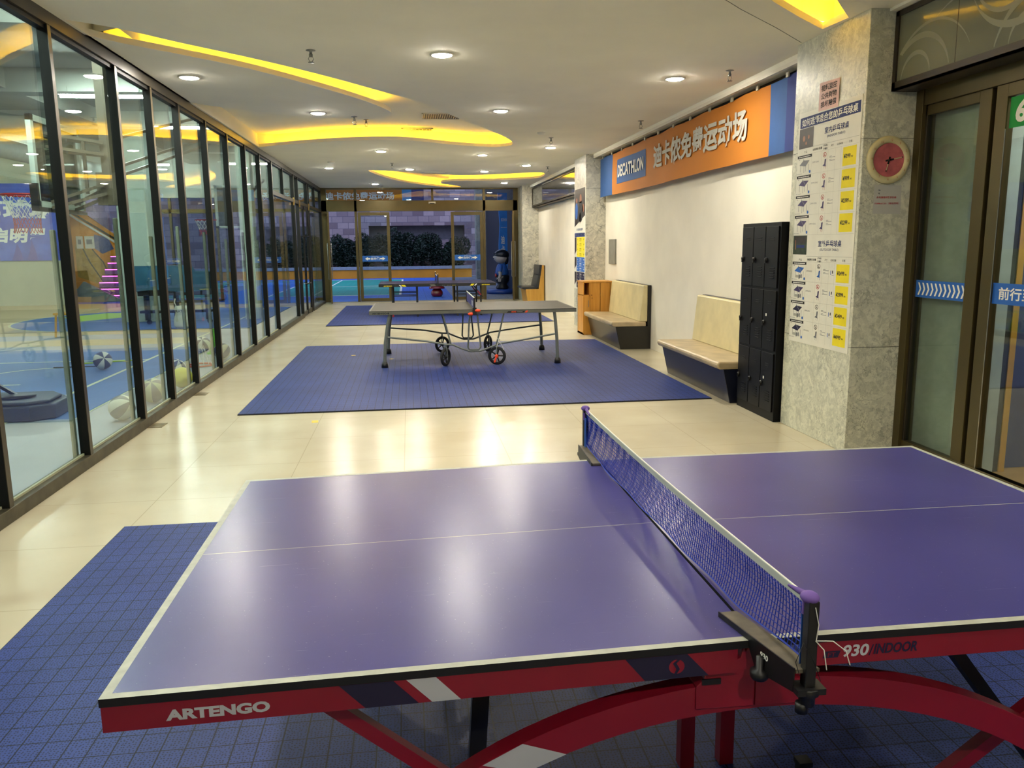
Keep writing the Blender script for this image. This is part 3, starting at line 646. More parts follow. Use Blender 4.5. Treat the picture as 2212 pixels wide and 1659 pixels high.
# ================================================================= TABLE 1 (red frame)
M_top = None
def table_top_mat(name, c0, c1, rough=.30, spec=.33):
    t = NT(name); n = t.noise(2.2, detail=4); c = t.ramp(n.outputs['Fac'], .3, .7, srgb(c0), srgb(c1))
    mp = t.node('Mapping'); t.link(t.obj(), mp.inputs[0]); mp.inputs['Scale'].default_value = (3, 40, 40); mp.inputs['Rotation'].default_value = (0, 0, .5)
    mp = t.node('Mapping'); t.link(t.obj(), mp.inputs[0]); mp.inputs['Scale'].default_value = (1.2, 34, 30); mp.inputs['Rotation'].default_value = (0, 0, .22)
    s = t.noise(3, mp.outputs[0], 3, .6); c = t.mix(t.math('MULTIPLY', t.ramp(s.outputs['Fac'], .70, .73), .22), c, srgb('#a7a2bd'))
    s2 = t.noise(150, t.obj(), 2); c = t.mix(t.math('MULTIPLY', t.ramp(s2.outputs['Fac'], .72, .76), .30), c, srgb('#b7b3c6'))
    t.link(c, t.b.inputs['Base Color'])
    t.b.inputs['Roughness'].default_value = rough
    t.b.inputs['Specular IOR Level'].default_value = spec; return t.m
M_top = table_top_mat('violet_table_top', '#3c3972', '#45427f', .28)
M_line = mat('white_table_line', '#a3a699', .5, var=.08, scale=30)
M_edge = mat('black_edge_band', '#0c0c10', .6, var=.1)
M_tred = mat('red_powder_coat', '#8e1028', .4, var=.04, scale=6, bump=.04, bscale=300)
M_tnavy = mat('navy_decal', '#1b1638', .45, var=.03); M_silver = mat('silver_decal', '#c3c6cc', .4, var=.02)
M_tblk = mat('dark_powder_coat', '#17181a', .45, .2, .1)
RT = V(.7329, 1.5627, 0)
t1 = thing('table_tennis_table', 'violet topped table tennis table with red arched frame in the foreground', 'table', RT, 'table tennis tables')
x0, x1, y0, y1 = RT.x-1.37, RT.x+1.37, RT.y, RT.y+1.525; xs = RT.x
SL, SRr = .0158, .003
zt = lambda x: .765-SL*(xs-x) if x < xs else .765-SRr*(x-xs)
def top_half(a, b, parent, mtop, mline, medge, zf, seam, thick=.018, lw=.02, ya=y0, yb=y1, name='tabletop', mid=True):
    m = MB()
    def q(xa, ya_, xb, yb_, mm, dz=0): m.quad([(xa, ya_, zf(xa)+dz), (xb, ya_, zf(xb)+dz), (xb, yb_, zf(xb)+dz), (xa, yb_, zf(xa)+dz)], mm)
    ia, ib = (a+lw, b) if seam == 'r' else (a, b-lw)
    ym_ = (ya+yb)/2
    q(ia, ya+lw, ib, ym_-.0015 if mid else yb-lw, mtop)
    if mid: q(ia, ym_-.0015, ib, ym_+.0015, mline); q(ia, ym_+.0015, ib, yb-lw, mtop)
    q(a, ya, b, ya+lw, mline); q(a, yb-lw, b, yb, mline)
    q(a if seam == 'r' else b-lw, ya+lw, a+lw if seam == 'r' else b, yb-lw, mline)
    for xa, yaa, xb, ybb in ((a, ya, b, ya), (b, ya, b, yb), (b, yb, a, yb), (a, yb, a, ya)):
        m.quad([(xa, yaa, zf(xa)), (xa, yaa, zf(xa)-thick), (xb, ybb, zf(xb)-thick), (xb, ybb, zf(xb))], medge)
    m.quad([(a, ya, zf(a)-thick), (a, yb, zf(a)-thick), (b, yb, zf(b)-thick), (b, ya, zf(b)-thick)], medge)
    return m.build(name, parent)
top_half(x0, xs-.004, t1, M_top, M_line, M_edge, lambda x: zt(min(x, xs-1e-6)), 'r')
top_half(xs+.004, x1, t1, M_top, M_line, M_edge, lambda x: zt(max(x, xs+1e-6)), 'l')
# aprons
def apron(a, b, parent):
    m = MB(); za, zb = zt(a)-.019, zt(b)-.019; h = .055; t = .03
    for ya, yb_ in ((y0+.002, y0+t), (y1-t, y1-.002)):
        m.add([(a, ya, za-h), (b, ya, zb-h), (b, yb_, zb-h), (a, yb_, za-h), (a, ya, za), (b, ya, zb), (b, yb_, zb), (a, yb_, za)], [(0,3,2,1),(4,5,6,7),(0,1,5,4),(1,2,6,5),(2,3,7,6),(3,0,4,7)], M_tred)
    e = a if a < xs-.5 else b-.03; ze = zt(e)-.019
    m.box((e, y0+t, ze-h), (e+.03, y1-t, ze), M_tred)
    return m.build('apron', parent)
apL = apron(x0+.002, .687, t1); apR = apron(.86, x1-.002, t1)
def on_apron(m, pts, mm, lift=.0008): m.quad([(x, y0+.002-lift, zt(x)-.019-.055*(1-v)) for x, v in pts], mm)
m = MB(); on_apron(m, [(-.17, 1), (-.118, 0), (-.008, 0), (-.059, 1)], M_tnavy); m.build('decal', apL); m = MB(); on_apron(m, [(-.033, 1), (.020, 0), (.080, 0), (.029, 1)], M_silver); m.build('decal', apL, label='silver stripe')
m = MB(); on_apron(m, [(.434, 1), (.479, 0), (.622, 0), (.572, 1)], M_tnavy)
c = (.549, zt(.549)-.019-.0275)
for r0, r1, mm, l in ((0, .0175, M_tred, .0012),): m.add([(c[0]+r1*math.cos(a), y0+.002-l, c[1]+r1*.95*math.sin(a)) for a in [2*PI*i/24 for i in range(24)]], [tuple(range(24))], mm)
m.add([(c[0]+dx+ .003*s, y0+.0004-.0002, c[1]+dz) for s, pts in ((1, [(.006,.017),(-.004,.008),(.001,.0),(.004,-.006),(-.003,-.017)]), (-1, [(-.003,-.017),(.002,-.006),(-.001,.0),(-.006,.008),(.004,.017)])) for dx, dz in pts], [tuple(range(10))], M_tnavy)
m.build('decal', apL, label='navy badge with red ball emblem')
m = MB(); ty = y0+.002
R_ = V(1, 0, SL).normalized(); m.text('ARTENGO', (-.513, ty, zt(-.513)-.019-.0415), R_, UZ, .204, .024, M_silver, .05); m.build('lettering', apL, label='silver lettering')
m = MB(); R2 = V(1, 0, -SRr)
zz = lambda x: zt(x)-.019-.055
m.quad([(.885, ty-.001, zz(.885)+.017), (.921, ty-.001, zz(.92)+.017), (.927, ty-.001, zz(.92)+.033), (.891, ty-.001, zz(.89)+.033)], M_tnavy)
m.text('FT', (.896, ty-.0012, zz(.9)+.020), R2, UZ, .018, .010, M_tred, .0, .1)
m.text('930', (.930, ty, zz(.93)+.016), R2, UZ, .062, .029, M_silver, .03, .15)
m.quad([(.994, ty-.001, zz(1)+.016), (.997, ty-.001, zz(1)+.016), (1.006, ty-.001, zz(1)+.042), (1.003, ty-.001, zz(1)+.042)], M_tnavy)
m.text('INDOOR', (1.006, ty, zz(1.0)+.018), R2, UZ, .105, .025, M_tnavy, .03, .15); m.build('lettering', apR, label='navy and silver lettering')
# arches: elliptical bands on both sides
XA = .76
def arch(yc):
    m = MB(); n = 44; W_ = .05
    vs = []
    for i in range(n+1):
        a = PI*i/n
        for (A_, B_) in ((1.0, .66), (.94, .59)):
            for yy in (yc-W_/2, yc+W_/2): vs.append((XA-A_*math.cos(a), yy, max(.0, B_*math.sin(a)) if i not in (0, n) else .03))
    fs = []
    for i in range(n):
        b = 4*i; e = b+4
        fs += [(b, e, e+1, b+1), (b+2, b+3, e+3, e+2), (b, b+2, e+2, e), (b+1, e+1, e+3, b+3)]
    m.add(vs, fs, M_tred)
    for s in (-1, 1): m.box((XA+s*.97-.035, yc-.03, 0.014), (XA+s*.97+.035, yc+.03, .045), M_rub)
    return m
ar = arch(y0+.045).build('arch_leg', t1); m = MB()
a0 = math.radians(50.5); a1 = math.radians(54.5)
def ap(a, A_, B_): return (XA-A_*math.cos(a), y0+.0185, B_*math.sin(a))
m.quad([ap(a0, 1.0, .66), ap(a0+.11, 1.0, .66), ap(a0+.19, .94, .59), ap(a0+.075, .94, .59)], M_silver); m.build('silver_stripe', ar, label='silver stripe')
arch(y1-.045).build('arch_leg', t1)
# centre blocks joining arch and tabletop
for yc, side in ((y0+.045, 0), (y1-.045, 1)):
    m = MB(); m.prism([(.60, .60), (.60, .655), (.617, .672), (.622, .69), (.66, .702), (.70, .716), (.705, .74), (.712, .733), (.718, .741), (.724, .733), (.735, .733), (.735, .598)], M_tred, 'y', yc-.03, yc+.03)
    m.prism([(.738, .598), (.738, .731), (.762, .731), (.775, .70), (.80, .665), (.86, .652), (.87, .595)], M_tred, 'y', yc-.03, yc+.03)
    hb = m.build('hinge_bracket', t1, bevel=.002)
    MB().box((.612, yc-.034, .660), (.655, yc-.029, .673), M_blk).build('latch', hb)
# cross beams, struts, posts, wheels
m = MB()
for x in (-.22, 1.72): m.box((x-.02, y0+.03, .672), (x+.02, y1-.03, .70), M_tred)
m.build('cross_beam', t1)
for xs0, xe in ((-.23, .45), (1.70, 1.07)):
    for yy in (y0+.055, y1-.055): MB().beam((xs0, yy, .69), (xe, yy+(.12 if yy < 2 else -.12), .05), .035, .03, M_tred).build('strut', t1)
for xa, xb in ((.148, .10), (1.24, 1.50)):
    for yy in (y0+.20, y1-.20): MB().beam((xa, yy, zt(xa)-.03), (xb if xa < 1 else 1.78, yy, .036), .04, .03, M_tblk).build('leg', t1)
for x in (.81, .937):
    for yy in (2.2,): MB().box((x-.022, yy-.02, .014 if x < .9 else .014), (x+.022, yy+.02, .70), M_tred).build('post', t1)
m = MB().box((.5, y1-.2, .64), (1.2, y1-.16, .68), M_tblk).box((.60, y1-.5, .66), (.66, y0+.4, .70), M_tblk); m.build('folding_rail', t1)
for x, yy in ((.70, y1-.25), (1.1, y1-.25), (.70, y0+.45), (1.1, y0+.45)):
    w = MB().lathe([(.012, -.012), (.035, -.012), (.04, -.008), (.04, .008), (.035, .012), (.012, .012)], (x, yy, .054), M_rub, 22, 'x').build('wheel', t1)
    MB().lathe([(1e-4, -.014), (.014, -.014), (.014, .014), (1e-4, .014)], (x, yy, .054), M_steel, 12, 'x').box((x-.018, yy-.012, .05), (x-.014, yy+.012, .12), M_tblk).box((x+.014, yy-.012, .05), (x+.018, yy+.012, .12), M_tblk).box((x-.02, yy-.02, .115), (x+.02, yy+.02, .13), M_tblk).build('hub', w)
# ---- net
M_net = mat('blue_net_cord', '#1434a6', .7, var=.05); M_tapew = mat('net_tape', '#b9bfb4', .7, var=.04); M_purp = mat('purple_cloth', '#6a4f9c', .8, var=.06, scale=20)
NA, NB = V(.768, 1.41, 0), V(.727, 3.27, 0); nl = (NB-NA).length; nd = (NB-NA).normalized()
def npt(s, v):
    """s along the net 0..1, v up 0..1"""
    sag = math.sin(PI*s); bot = .790-.018*min(1, s*6, (1-s)*6)+.0; topz = .922+.010*s-.012*sag
    b = V(1, 0, 0)*(.010*math.sin(PI*v)*(.6+.4*math.sin(9*s+1)) - .012*(1-v)*min(1, 4*s*(1-s)*1.6) + .003*(1-v)*math.sin(31*s+5*v))
    p = NA+nd*(nl*s); return V(p.x, p.y, bot+(topz-bot)*v)+b
nt = thing('net', '', '', RT) if False else None
m = MB(); NV, NH = 150, 11
for i in range(NV+1):
    s = i/NV; m.tube([npt(s+.0010*math.sin(7*v+i), v) for v in [k/8 for k in range(9)]], .0014, M_net, 4, smooth=False)
for k in range(NH):
    v = k/NH; m.tube([npt(i/90, v) for i in range(91)], .0014 if k else .0026, M_net, 4, smooth=False)
nets = m.build('net', t1)
m = MB(); P = [npt(i/60, 1.0) for i in range(61)]
for a, b in zip(P[:-1], P[1:]):
    pass
for dx in (-.0025, .0025): m.add([p+V(dx, 0, dz) for p in P for dz in (-.014, .002)], [(2*i, 2*i+1, 2*i+3, 2*i+2) for i in range(60)], M_tapew)
m.add([p+V(dx, 0, .002) for p in P for dx in (-.0025, .0025)], [(2*i, 2*i+1, 2*i+3, 2*i+2) for i in range(60)], M_tapew)
m.tube([p+V(0, 0, .003) for p in P], .0022, M_wp, 6); m.build('net_tape', nets, label='pale tape along the net')
for e, (pt, sg) in enumerate(((NA, -1), (NB, 1))):
    zc = .765
    p = MB().box((pt.x-.011, pt.y-.012, zc-.03), (pt.x+.011, pt.y+.012, .925+.01*e), M_blk).lathe([(.016, -.045), (.016, -.02), (.024, -.02), (.024, -.004), (.016, -.004)], (pt.x, pt.y, .745), M_blk, 14)
    po = p.build('net_post', t1, bevel=.002)
    c = MB(); b_in = y0+.12 if e == 0 else y1-.10
    # channel bracket over the table edge
    c.add([(xs-.040, b_in, zc+.002), (xs+.000, b_in, zc+.002), (pt.x+.024, pt.y, zc+.004), (pt.x-.026, pt.y, zc+.004), (xs-.040, b_in, zc+.010), (xs+.000, b_in, zc+.010), (pt.x+.024, pt.y, zc+.012), (pt.x-.026, pt.y, zc+.012)], [(0,3,2,1),(4,5,6,7),(0,1,5,4),(1,2,6,5),(2,3,7,6),(3,0,4,7)], mat('worn_bracket', '#6b6455', .5, .3, .15, 25))
    # side plate with lettering
    yo = y0 if e == 0 else y1
    A1 = V(xs-.042, b_in, 0); A2 = V(pt.x-.028, pt.y, 0)
    c.add([A1+V(0, 0, zc+.012), A2+V(0, 0, zc+.016), A2+V(0, 0, zc-.035), (A1.lerp(A2, .55))+V(0, 0, zc-.055), (A1.lerp(A2, .42))+V(0, 0, zc-.003), A1+V(0, 0, zc-.002)]+[q+V(-.003, 0, 0) for q in (A1+V(0, 0, zc+.012), A2+V(0, 0, zc+.016), A2+V(0, 0, zc-.035), (A1.lerp(A2, .55))+V(0, 0, zc-.055), (A1.lerp(A2, .42))+V(0, 0, zc-.003), A1+V(0, 0, zc-.002))], [(0,1,2,3,4,5), (11,10,9,8,7,6)]+[(i, (i+1) % 6, 6+(i+1) % 6, 6+i) for i in range(6)], M_blk)
    c.box((pt.x-.03, pt.y-.02*1, zc-.035), (pt.x+.03, pt.y+.02, zc-.022), M_blk)
    cb = c.build('clamp', t1)
    if e == 0:
        Rp = (A2-A1).normalized(); m = MB().text('930', (A1.lerp(A2, .60)+V(-.0032, 0, zc-.014)), Rp, UZ, .028, .013, M_wht, .03, .1)
        m.build('lettering', cb)
    MB().lathe([(1e-4, -.03), (.016, -.03), (.02, -.024), (.02, -.012), (.008, -.008), (.008, .02)], (xs-.02, pt.y+(.10 if e == 0 else -.10), zc-.03), M_blk, 14).build('clamp_knob', cb)
    MB().lathe([(1e-4, -.02), (.013, -.02), (.013, 0), (1e-4, 0)], (pt.x-.01, pt.y, zc-.06), M_blk, 12).build('clamp_knob', cb)
    pu = MB().sphere((pt.x-.002, pt.y-sg*.006, .928+.01*e), .016, M_purp, 14, 10, (1.15, 1.3, .75)).tube([(pt.x, pt.y-sg*.01, .928+.01*e), (pt.x-.003, pt.y-sg*.05, .923+.01*e), (pt.x-.004, pt.y-sg*.09, .917+.01*e)], [.008, .006, .003], M_purp, 8).tube([(pt.x-.008, pt.y-sg*.012, .92), (pt.x-.008, pt.y-sg*.014, .89)], .005, M_purp, 6)
    pu.build('purple_wrap', po, label='purple cloth wrapped over the post top')
    st = MB().box((pt.x-.008, pt.y-sg*.030-.006, .775), (pt.x-.004, pt.y-sg*.018+.004, .90), mat('light_blue_strap', '#2a5fb8', .7)); st.build('net_end_strap', po)
tie = MB().tube([(.772, 1.395, .845), (.80, 1.38, .85), (.825, 1.375, .83), (.835, 1.374, .80)], .0011, M_wp, 6).tube([(.772, 1.395, .845), (.785, 1.385, .83), (.79, 1.38, .79)], .0011, M_wp, 6).tube([(.768, 1.395, .915), (.775, 1.392, .88), (.772, 1.393, .845)], .001, M_wp, 5).tube([(.745, 1.40, .77), (.735, 1.40, .80), (.75, 1.40, .84), (.772, 1.397, .80), (.79, 1.40, .755)], .0008, M_blk, 5)
tie.build('cable_tie', t1, label='white cable tie ends on the near net post')
t1.rotation_euler.z = .0041

# ================================================================= TABLE 2 (grey outdoor table)
M_gtop = table_top_mat('grey_table_top', '#3a362d', '#443f33', .5, .12)
M_gry = mat('grey_powder_coat', '#767b75', .4, .3, .05); M_gap = mat('grey_apron', '#66675e', .5, .2, .04); M_ora = mat('orange_plastic', '#f04a1c', .4, var=.02)
R2_ = V(.843, 10.72, 0)
t2 = thing('table_tennis_table', 'grey outdoor table tennis table on wheels in the middle of the hall', 'table', R2_, 'table tennis tables')
a0, b0 = R2_.x-1.383, R2_.x+1.383; ya, yb = 10.72, 12.245
top_half(a0, R2_.x-.003, t2, M_gtop, M_gap, M_blk, lambda x: .772-.0*(x), 'r', .008, .02, ya, yb)
top_half(R2_.x+.003, b0, t2, M_gtop, M_gap, M_blk, lambda x: .762, 'l', .008, .02, ya, yb)
for a, b, z in ((a0, R2_.x-.01, .764), (R2_.x+.01, b0, .754)):
    m = MB()
    for y in (ya, yb-.02): m.box((a, y, z-.042), (b, y+.02, z), M_gap)
    e = a if a == a0 else b-.02; m.box((e, ya+.02, z-.042), (e+.02, yb-.02, z), M_gap)
    apn = m.build('apron', t2); m = MB()
    if a == a0: m.text('ARTENGO', (a0+.04, ya, z-.034), RX, UZ, .19, .022, M_ink, .035); m.add([(a0+.25+.011*math.cos(q), ya-.001, z-.023+.012*math.sin(q)) for q in [2*PI*i/14 for i in range(14)]], [tuple(range(14))], M_ink)
    else:
        m.prism([(1.30, z-.012), (1.53, z-.012), (1.51, z-.036), (1.28, z-.036)], M_ink, 'y', ya-.001, ya); m.text('830', (1.34, ya-.001, z-.033), RX, UZ, .065, .018, M_ora, .03, .1)
        m.text('OUTDOOR', (1.42, ya-.001, z-.029), RX, UZ, .07, .008, M_wht); m.prism([(1.54, z-.012), (1.57, z-.012), (1.55, z-.036), (1.52, z-.036)], M_ora, 'y', ya-.001, ya)
    m.build('lettering', apn)
for y, yo in ((ya+.05, 0), (yb-.05, 1)):
    for s, xt, xb in ((-1, -.27, -.36), (1, 1.93, 1.975)):
        pts = [(xt+s*0, y, .73), (xt+(xb-xt)*.35, y, .60), (xt+(xb-xt)*.8, y, .35), (xb, y, .07)]
        lg = MB().tube([V(*p) for p in pts], .022, M_gry, 12).build('leg', t2)
        MB().lathe([(.030, .014), (.046, .014), (.042, .06), (.03, .09), (.028, .09)], (xb, y, 0), M_blk, 16).build('foot', lg)
    z1 = .42 if yo == 0 else .40
    path = [(-.31, y, z1), (.20, y, .355), (.45, y, .305), (.55, y, .30), (.66, y, .25), (.78, y, .205), (.92, y, .205), (1.05, y, .25), (1.18, y, .30), (1.25, y, .31), (1.5, y, .345), (1.955, y, z1)]
    MB().tube(path, .013, M_gry, 10).build('lower_rail', t2)
    MB().tube([(.80, y, .74), (.775, y, .60), (.755, y, .26), (.775, y, .225), (.90, y, .225), (.925, y, .26), (.895, y, .60), (.885, y, .74)], .012, M_gry, 10).build('central_hoop', t2)
    for xt, xb in ((.42, .53), (1.25, 1.14)): MB().tube([(xt, y, .73), (xb, y, .29)], .012, M_gry, 10).build('folding_arm', t2)
for y in (ya-.01, yb-.07):
    for x, q in ((.45, .5), (1.145, -.25)):
        y_ = y+(.06 if y < 11 else 0)
        Rm = Matrix.Rotation({(True, True): 1.0, (True, False): -.36, (False, True): .5, (False, False): 1.0}[(y < 11, x < 1)], 3, 'Z')
        w = MB().lathe([(.088, -.016), (.108, -.018), (.123, -.010), (.123, .010), (.108, .018), (.088, .016), (.084, 0), (.088, -.016)], (x, y_, .137), M_rub, 30, 'y', rot=Rm, cap=False)
        wo = w.build('wheel', t2); h = MB().lathe([(1e-4, -.02), (.022, -.02), (.022, .02), (1e-4, .02)], (x, y_, .137), M_blk, 14, 'y', rot=Rm)
        for k in range(5):
            a = 2*PI*k/5; d = Rm @ V(math.cos(a), 0, math.sin(a)); h.beam(V(x, y_, .137)+d*.018, V(x, y_, .137)+d*.088, .012, .016, M_blk)
        h.build('spokes', wo)
        fk = MB()
        for s in (-1, 1):
            o_ = Rm @ V(0, s*.026, 0); fk.tube([V(x, y_, .137)+o_, V(x, y_, .20)+o_*1.05, V(x, y_, .262)+o_*.7, V(x, y_, .285)], .007, M_gry, 8)
        fk.tube([(x, y_, .275), (x, y_, .31)], .012, M_gry, 8); fk.build('caster_fork', wo)
        if y < 11 and x > 1: MB().lathe([(1e-4, -.012), (.024, -.012), (.024, .006), (1e-4, .006)], (x-.01, y_-.03, .135), M_ora, 16, 'y').beam((x-.012, y_-.032, .13), (x-.04, y_-.034, .05), .018, .034, M_ora, up=(0, 1, 0)).build('brake_lever', wo, label='orange brake lever')
m = MB()
m.add([(R2_.x+dx, y, z) for dx in (-.002, .002) for y, z in ((ya-.06, .782), (yb+.06, .782), (yb+.06, .925), (ya-.06, .925))], [(0,1,2,3), (7,6,5,4), (0,4,5,1), (3,2,6,7), (0,3,7,4), (1,5,6,2)], mat('violet_net_panel', '#3a327e', .6, var=.05))
n2 = m.build('net', t2)
m = MB().box((R2_.x-.004, ya-.06, .918), (R2_.x+.004, yb+.06, .932), M_wht)
for i in range(4): m.box((R2_.x-.0035, ya+.22+i*.07, .80), (R2_.x+.0035, ya+.235+i*.07, .87), M_wht)
m.build('net_tape', n2)
for y in (ya-.06, yb+.06): MB().box((R2_.x-.012, y-.012, .70), (R2_.x+.012, y+.012, .93), M_blk).build('net_post', t2)
cl_ = MB().sphere((.795, ya-.05, .715), .022, M_ora, 16, 10, (1.9, 1, 1)).sphere((.885, ya-.07, .760), .022, M_ora, 16, 10, (1.7, 1, 1)).box((.82, ya-.07, .70), (.87, ya-.02, .80), M_blk); cl_.build('net_clamp_knob', t2, label='two orange knobs at the near net post')
MB().tube([(1.165, ya+.02, .34), (1.18, ya, .36), (1.15, ya, .38), (1.17, ya-.01, .33), (1.2, ya-.01, .30), (1.23, ya-.01, .22)], .004, M_wp, 6).tube([(1.165, ya+.02, .34), (1.15, ya, .31), (1.14, ya, .26)], .003, M_wp, 6).build('tied_cord', t2, label='white cord knotted round the folding arm')
t2.rotation_euler.z = -.0095

# ================================================================= TABLE 3 (far black table)
M_top3 = table_top_mat('dark_violet_table_top', '#2a2840', '#34304c', .25)
R3 = V(.64, 18.45, 0)
t3 = thing('table_tennis_table', 'black edged table tennis table on straight legs before the glazed front', 'table', R3, 'table tennis tables')
ya, yb = 18.45, 19.975; a0, b0 = R3.x-1.33, R3.x+1.32
top_half(a0, R3.x-.003, t3, M_top3, M_edge, M_edge, lambda x: .762, 'r', .018, .015, ya, yb); top_half(R3.x+.003, b0, t3, M_top3, M_edge, M_edge, lambda x: .760, 'l', .018, .015, ya, yb)
m = MB()
for y in (ya+.001, yb-.021): m.box((a0, y, .695), (b0, y+.02, .743), M_blk)
for x in (a0, b0-.02): m.box((x, ya, .695), (x+.02, yb, .743), M_blk)
a3 = m.build('apron', t3); m = MB(); z = .70; yy = ya
for x in (a0+.11, b0-.33): m.text('ARTENGO', (x, yy, z+.008), RX, UZ, .19, .020, M_yel, .035)
def par(x, w, mm, s=.04): m.quad([(x, yy-.0012, z+.042), (x+s, yy-.0012, z), (x+s+w, yy-.0012, z), (x+w, yy-.0012, z+.042)], mm)
par(a0+.45, .03, M_wht); par(a0+.50, .08, M_yel); par(b0-.56, .07, M_yel, -.04); par(b0-.46, .03, M_wht, -.04); par(R3.x-.19, .11, M_gap)
m.text('FT 860', (R3.x+.10, yy, z+.008), RX, UZ, .2, .02, M_gap, .03); m.text('INDOOR', (R3.x+.32, yy, z+.012), RX, UZ, .08, .012, M_yel, .02); m.build('lettering', a3)
for i, x in enumerate((a0+.30, a0+.86, b0-.88, b0-.34)):
    for y in (ya+.12, yb-.12): 
        lg = MB().box((x-.018, y-.018, .014), (x+.018, y+.018, .70), M_tblk).build('leg', t3)
        MB().box((x-.022, y-.022, .014), (x+.022, y+.022, .10), M_tred if i == 0 else M_rub).build('foot', lg)
for xa, xb in ((a0+.30, a0+.86), (b0-.88, b0-.34)):
    for y in (ya+.12, yb-.12): MB().box((xa, y-.012, .475), (xb, y+.012, .495), M_tblk).box((xa, y-.012, .505), (xb, y+.012, .52), M_tblk).build('leg_rail', t3)
for y in (ya+.1, yb-.1): MB().beam((b0-.50, y, .69), (b0-.30, y, .43), .02, .025, M_tblk).beam((b0-.42, y-.01, .58), (b0-.34, y-.01, .48), .028, .03, M_tred).build('folding_arm', t3)
n3 = MB().box((R3.x-.003, ya-.05, .79), (R3.x+.003, yb+.05, .92), M_net).build('net', t3); MB().box((R3.x-.005, ya-.05, .912), (R3.x+.005, yb+.05, .926), M_wht).build('net_tape', n3)
for y in (ya-.05, yb+.05): MB().box((R3.x-.016, y-.014, .72), (R3.x+.012, y+.014, .965), M_blk).box((R3.x-.012, y-.012, .93), (R3.x+.008, y+.012, .985), mat('beige_tape', '#c9b08c', .7)).build('net_post', t3)
# ================================================================= RIGHT SIDE THINGS
M_cush = mat('cream_vinyl', '#d8ca9a', .38, var=.07, scale=4, bump=.1, bscale=40); M_cseat = mat('worn_beige_vinyl', '#b8a582', .34, var=.12, scale=5, bump=.1, bscale=40)
M_bwood = wood('black_stained_wood', '#14120f', '#1d1a16', 1, 2, False, .3); M_nav = wood('blackened_navy_wood', '#0e1120', '#161a2c', 1, 2, False, .3)
def bench(y0, y1, name, label, mfront, zs=.43, xs_=(3.20, 3.12)):
    t = thing(name, label, 'bench', (3.4, (y0+y1)/2, 0))
    MB().prism([(xs_[0], 0), (XR-.005, 0), (XR-.005, .98), (XR-.055, .98), (XR-.055, zs-.08), (xs_[1], zs-.08)], mfront, 'y', y0, y1).build('base', t, bevel=.004)
    m = MB().prism([(3.07, zs-.075), (3.05, zs-.035), (3.065, zs), (3.60, zs-.01), (3.60, zs-.08), (3.09, zs-.08)], M_cseat, 'y', y0-.01, y1+.01); m.build('seat', t, bevel=.018)
    MB().prism([(3.50, zs-.01), (3.555, .975), (XR-.055, .975), (XR-.055, zs-.01)], M_cush, 'y', y0+.01, y1-.01).build('backrest', t, bevel=.014)
    return t
bench(7.73, 9.74, 'bench', 'cream upholstered bench with navy black base beside the lockers', M_nav)
b1 = bench(12.06, 14.05, 'bench', 'cream upholstered bench with black wooden base beside the pine cupboard', M_bwood)
# far bench (faces the glass wall, seen from the side)
t = thing('bench', 'small black upholstered bench with light wooden sides by the far column', 'bench', (3.5, 22.55, 0)); M_lw = wood('light_bench_wood', '#b98a34', '#cfa04a', 2, 3, False, .4)
MB().prism([(3.20, 0), (3.66, 0), (3.66, 1.04), (3.60, 1.04), (3.50, .40), (3.14, .40)], M_lw, 'y', 21.9, 22.9).box((3.655, 21.88, 0), (3.675, 22.92, 1.04), M_blk).build('base', t, bevel=.003)
M_bv = mat('black_vinyl', '#23262c', .38, var=.06); MB().prism([(3.05, .41), (3.05, .455), (3.45, .455), (3.47, .405), (3.15, .385)], M_bv, 'y', 21.93, 22.93).build('seat', t, bevel=.01)
MB().prism([(3.43, .45), (3.50, .78), (3.57, .78), (3.50, .42)], M_bv, 'y', 21.93, 22.87).prism([(3.50, .785), (3.53, 1.05), (3.60, 1.05), (3.57, .785)], M_bv, 'y', 21.93, 22.87).build('backrest', t, bevel=.01)

# lockers
t = thing('locker', 'tall black steel locker with nine doors beside the marble column', 'locker', (3.45, 7.235, 0)); M_lk = mat('black_locker_steel', '#060608', .5, 0, .06, 3, spec=.2); M_lk2 = mat('black_locker_door', '#0a0a0d', .45, 0, .05, 3, spec=.2)
LY0, LY1, LX = 6.82, 7.65, 3.24
MB().box((LX, LY0, .0), (XR-.01, LY1, 1.79), M_lk).build('body', t, bevel=.003)
for c in range(3):
    for r, (za, zb) in enumerate(((.085, .62), (.645, 1.185), (1.21, 1.755))):
        ya_, yb_ = LY0+.03+c*.262, LY0+.03+(c+1)*.262-.012
        d = MB().box((LX-.012, ya_, za), (LX-.0, yb_, zb), M_lk2)
        for k in range(5): d.beam((LX-.015, ya_+.05, za+.09+k*.022), (LX-.015, ya_+.14, za+.09+k*.022), .008, .006, M_lk)
        for k in range(2): d.beam((LX-.015, ya_+.07, zb-.10-k*.02), (LX-.015, ya_+.15, zb-.10-k*.02), .006, .004, M_lk)
        do = d.build('door', t, bevel=.002)
        h = MB().lathe([(1e-4, -.018), (.014, -.018), (.017, -.006), (.017, 0)], (LX-.012, yb_-.035, (za+zb)/2-.02), M_blk, 14, 'x').box((LX-.03, yb_-.042, (za+zb)/2-.055), (LX-.016, yb_-.028, (za+zb)/2-.015), M_blk); h.build('lock', do)
tg = MB()
for y, z in ((7.02, .95), (7.02, .37)): tg.box((LX-.0135, y, z), (LX-.012, y+.02, z+.025), M_wht)
tg.build('number_tag', t)
